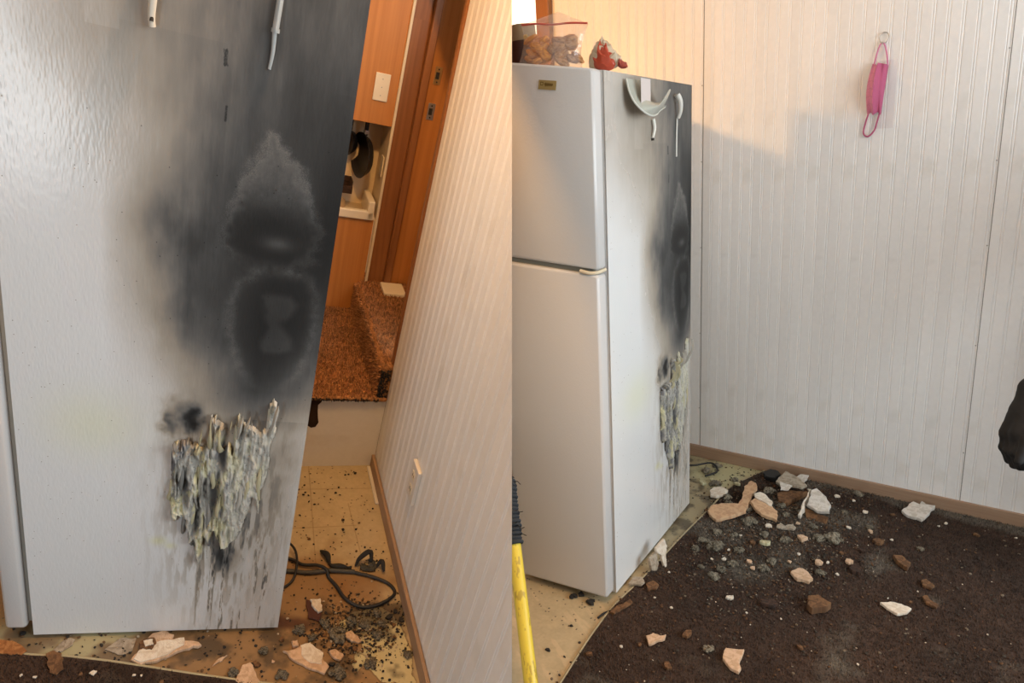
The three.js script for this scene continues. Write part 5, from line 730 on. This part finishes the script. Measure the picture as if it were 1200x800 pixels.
/* ------------------------------------------------------------------ person at the right edge (only the gloved hand is in view) */
{
  const sdCap = (p, a, b, ra, rb) => { const bx = b[0] - a[0], by = b[1] - a[1], bz = b[2] - a[2], px = p[0] - a[0], py = p[1] - a[1], pz = p[2] - a[2]; const t = clamp((px * bx + py * by + pz * bz) / (bx * bx + by * by + bz * bz)); return Math.hypot(px - bx * t, py - by * t, pz - bz * t) - lerp(ra, rb, t); };
  const smin = (a, b, k) => { const h = clamp(0.5 + 0.5 * (b - a) / k); return lerp(b, a, h) - k * h * (1 - h); };
  function mesh(res, half, centre, dist) {
    const mc = new MarchingCubes(res, new THREE.MeshBasicMaterial(), false, false, 120000); mc.isolation = 0;
    const hs = res / 2; for (let z = 0; z < res; z++) for (let y = 0; y < res; y++) for (let x = 0; x < res; x++) mc.field[z * res * res + y * res + x] = -dist([centre[0] + (x - hs) / hs * half, centre[1] + (y - hs) / hs * half, centre[2] + (z - hs) / hs * half]);
    mc.update(); const n = mc.count, pos = new Float32Array(n * 3); for (let i = 0; i < n; i++) for (let k = 0; k < 3; k++) pos[3 * i + k] = mc.positionArray[3 * i + k] * half + centre[k];
    let g = new THREE.BufferGeometry(); g.setAttribute('position', new THREE.BufferAttribute(pos, 3)); g = mergeVertices(g, half / res * 0.02); g.computeVertexNormals(); return g;
  }
  const hs = (px, py, pz) => V3(px, py, pz);
  const person = thing('person', 'person in brown jacket and black work glove, only the hand showing at the right edge', 'person'); person.position.set(1.9, 0, 0.32);
  const O = [1.9, 0, 0.32], rel = (p) => [p[0] - O[0], p[1] - O[1], p[2] - O[2]];
  const wrist = [1.368, 0.8, 0.81], elbow = [1.52, 1.04, 0.6], sh = [1.7, 1.28, 0.44];
  const B = [[[1.86, 0.95, 0.3], [1.82, 1.3, 0.36], 0.145, 0.15, 0.06], [[1.71, 1.3, 0.43], [1.96, 1.34, 0.29], 0.075, 0.075, 0.06], [sh, elbow, 0.062, 0.05, 0.04], [elbow, wrist, 0.05, 0.036, 0.03], [[1.96, 1.34, 0.29], [2.1, 1.06, 0.26], 0.062, 0.05, 0.04], [[2.1, 1.06, 0.26], [2.04, 0.84, 0.4], 0.05, 0.038, 0.03], [[1.8, 0.93, 0.34], [1.8, 0.5, 0.38], 0.095, 0.062, 0.05], [[1.8, 0.5, 0.38], [1.82, 0.08, 0.34], 0.062, 0.042, 0.03], [[1.95, 0.93, 0.27], [1.99, 0.5, 0.3], 0.095, 0.062, 0.05], [[1.99, 0.5, 0.3], [2.0, 0.08, 0.26], 0.062, 0.042, 0.03], [[1.82, 0.045, 0.34], [1.75, 0.04, 0.46], 0.045, 0.038, 0.03], [[2.0, 0.045, 0.26], [1.95, 0.04, 0.39], 0.045, 0.038, 0.03], [[1.81, 1.38, 0.38], [1.79, 1.48, 0.41], 0.055, 0.05, 0.03], [[1.77, 1.54, 0.44], [1.78, 1.61, 0.42], 0.085, 0.09, 0.03], [[1.72, 1.535, 0.52], [1.715, 1.52, 0.53], 0.016, 0.014, 0.02]];
  const bodyD = (p) => { let d = 9; for (const [a, b, ra, rb, k] of B) d = smin(d, sdCap(p, a, b, ra, rb), k); return d; };
  const gb = mesh(90, 0.92, [1.8, 0.86, 0.45], bodyD).translate(-O[0], -O[1], -O[2]);
  { const p = gb.attributes.position, c = new Float32Array(p.count * 3); for (let i = 0; i < p.count; i++) { const y = p.getY(i), x = p.getX(i) + O[0]; const col = y > 1.43 ? (y > 1.61 ? [0.05, 0.03, 0.02] : [0.55, 0.33, 0.24]) : y > 0.9 || x < 1.62 ? [0.07, 0.034, 0.02] : y > 0.1 ? [0.03, 0.04, 0.07] : [0.03, 0.02, 0.015]; c.set(col, 3 * i); } gb.setAttribute('color', new THREE.BufferAttribute(c, 3)); }
  part('body', gb, new THREE.MeshStandardMaterial({ vertexColors: true, roughness: 0.9 }), person);
  // glove: local axes x right, y up, z towards the viewer
  const Hq = new THREE.Quaternion(-0.128567, 0.328596, 0.013495, 0.935582), Hp = V3(1.3503, 0.703, 0.8494);
  const hb = [[[0.032, 0.11, -0.005], [0.012, 0.045, 0], 0.034, 0.034], [[0.012, 0.045, 0.015], [-0.022, -0.005, 0.022], 0.03, 0.024], [[0.012, 0.045, -0.015], [-0.022, -0.008, -0.02], 0.03, 0.022]];
  const fing = [[0.03, 0.0, 0.012], [0.011, -0.004, 0.0125], [-0.009, -0.004, 0.012], [-0.028, 0.004, 0.0105]];
  const chains = fing.map(([z, dy, r]) => [[[-0.024, -0.01 + dy, z], [-0.03, -0.05 + dy, z], r * 1.1, r], [[-0.03, -0.05 + dy, z], [-0.014, -0.085 + dy, z], r, r * 0.95], [[-0.014, -0.085 + dy, z], [0.014, -0.092 + dy, z * 0.9], r * 0.95, r * 0.8]]);
  const thumb = [[[0.005, 0.03, 0.034], [-0.028, -0.018, 0.052], 0.018, 0.014], [[-0.028, -0.018, 0.052], [-0.046, -0.07, 0.05], 0.013, 0.0105]];
  const handD = (p) => { let d = 9; for (const [a, b, ra, rb] of hb) d = smin(d, sdCap(p, a, b, ra, rb), 0.02); for (const c of chains) { let e = 9; for (const [a, b, ra, rb] of c) e = smin(e, sdCap(p, a, b, ra, rb), 0.006); d = smin(d, e, 0.005); } let e = 9; for (const [a, b, ra, rb] of thumb) e = smin(e, sdCap(p, a, b, ra, rb), 0.008); d = smin(d, e, 0.01); return d + 0.0015 * (fbm(p[0] * 120 + p[2] * 60, p[1] * 120, 2) - 0.5); };
  const gh = mesh(84, 0.135, [0, 0.01, 0.005], handD); gh.scale(1.056, 1.056, 1.056).applyQuaternion(Hq).translate(Hp.x - O[0], Hp.y - O[1], Hp.z - O[2]);
  part('glove', gh, std([0.009, 0.009, 0.0095], 0.85), person, 'black work glove with curled fingers');
}
renderer.render(scene, camera);
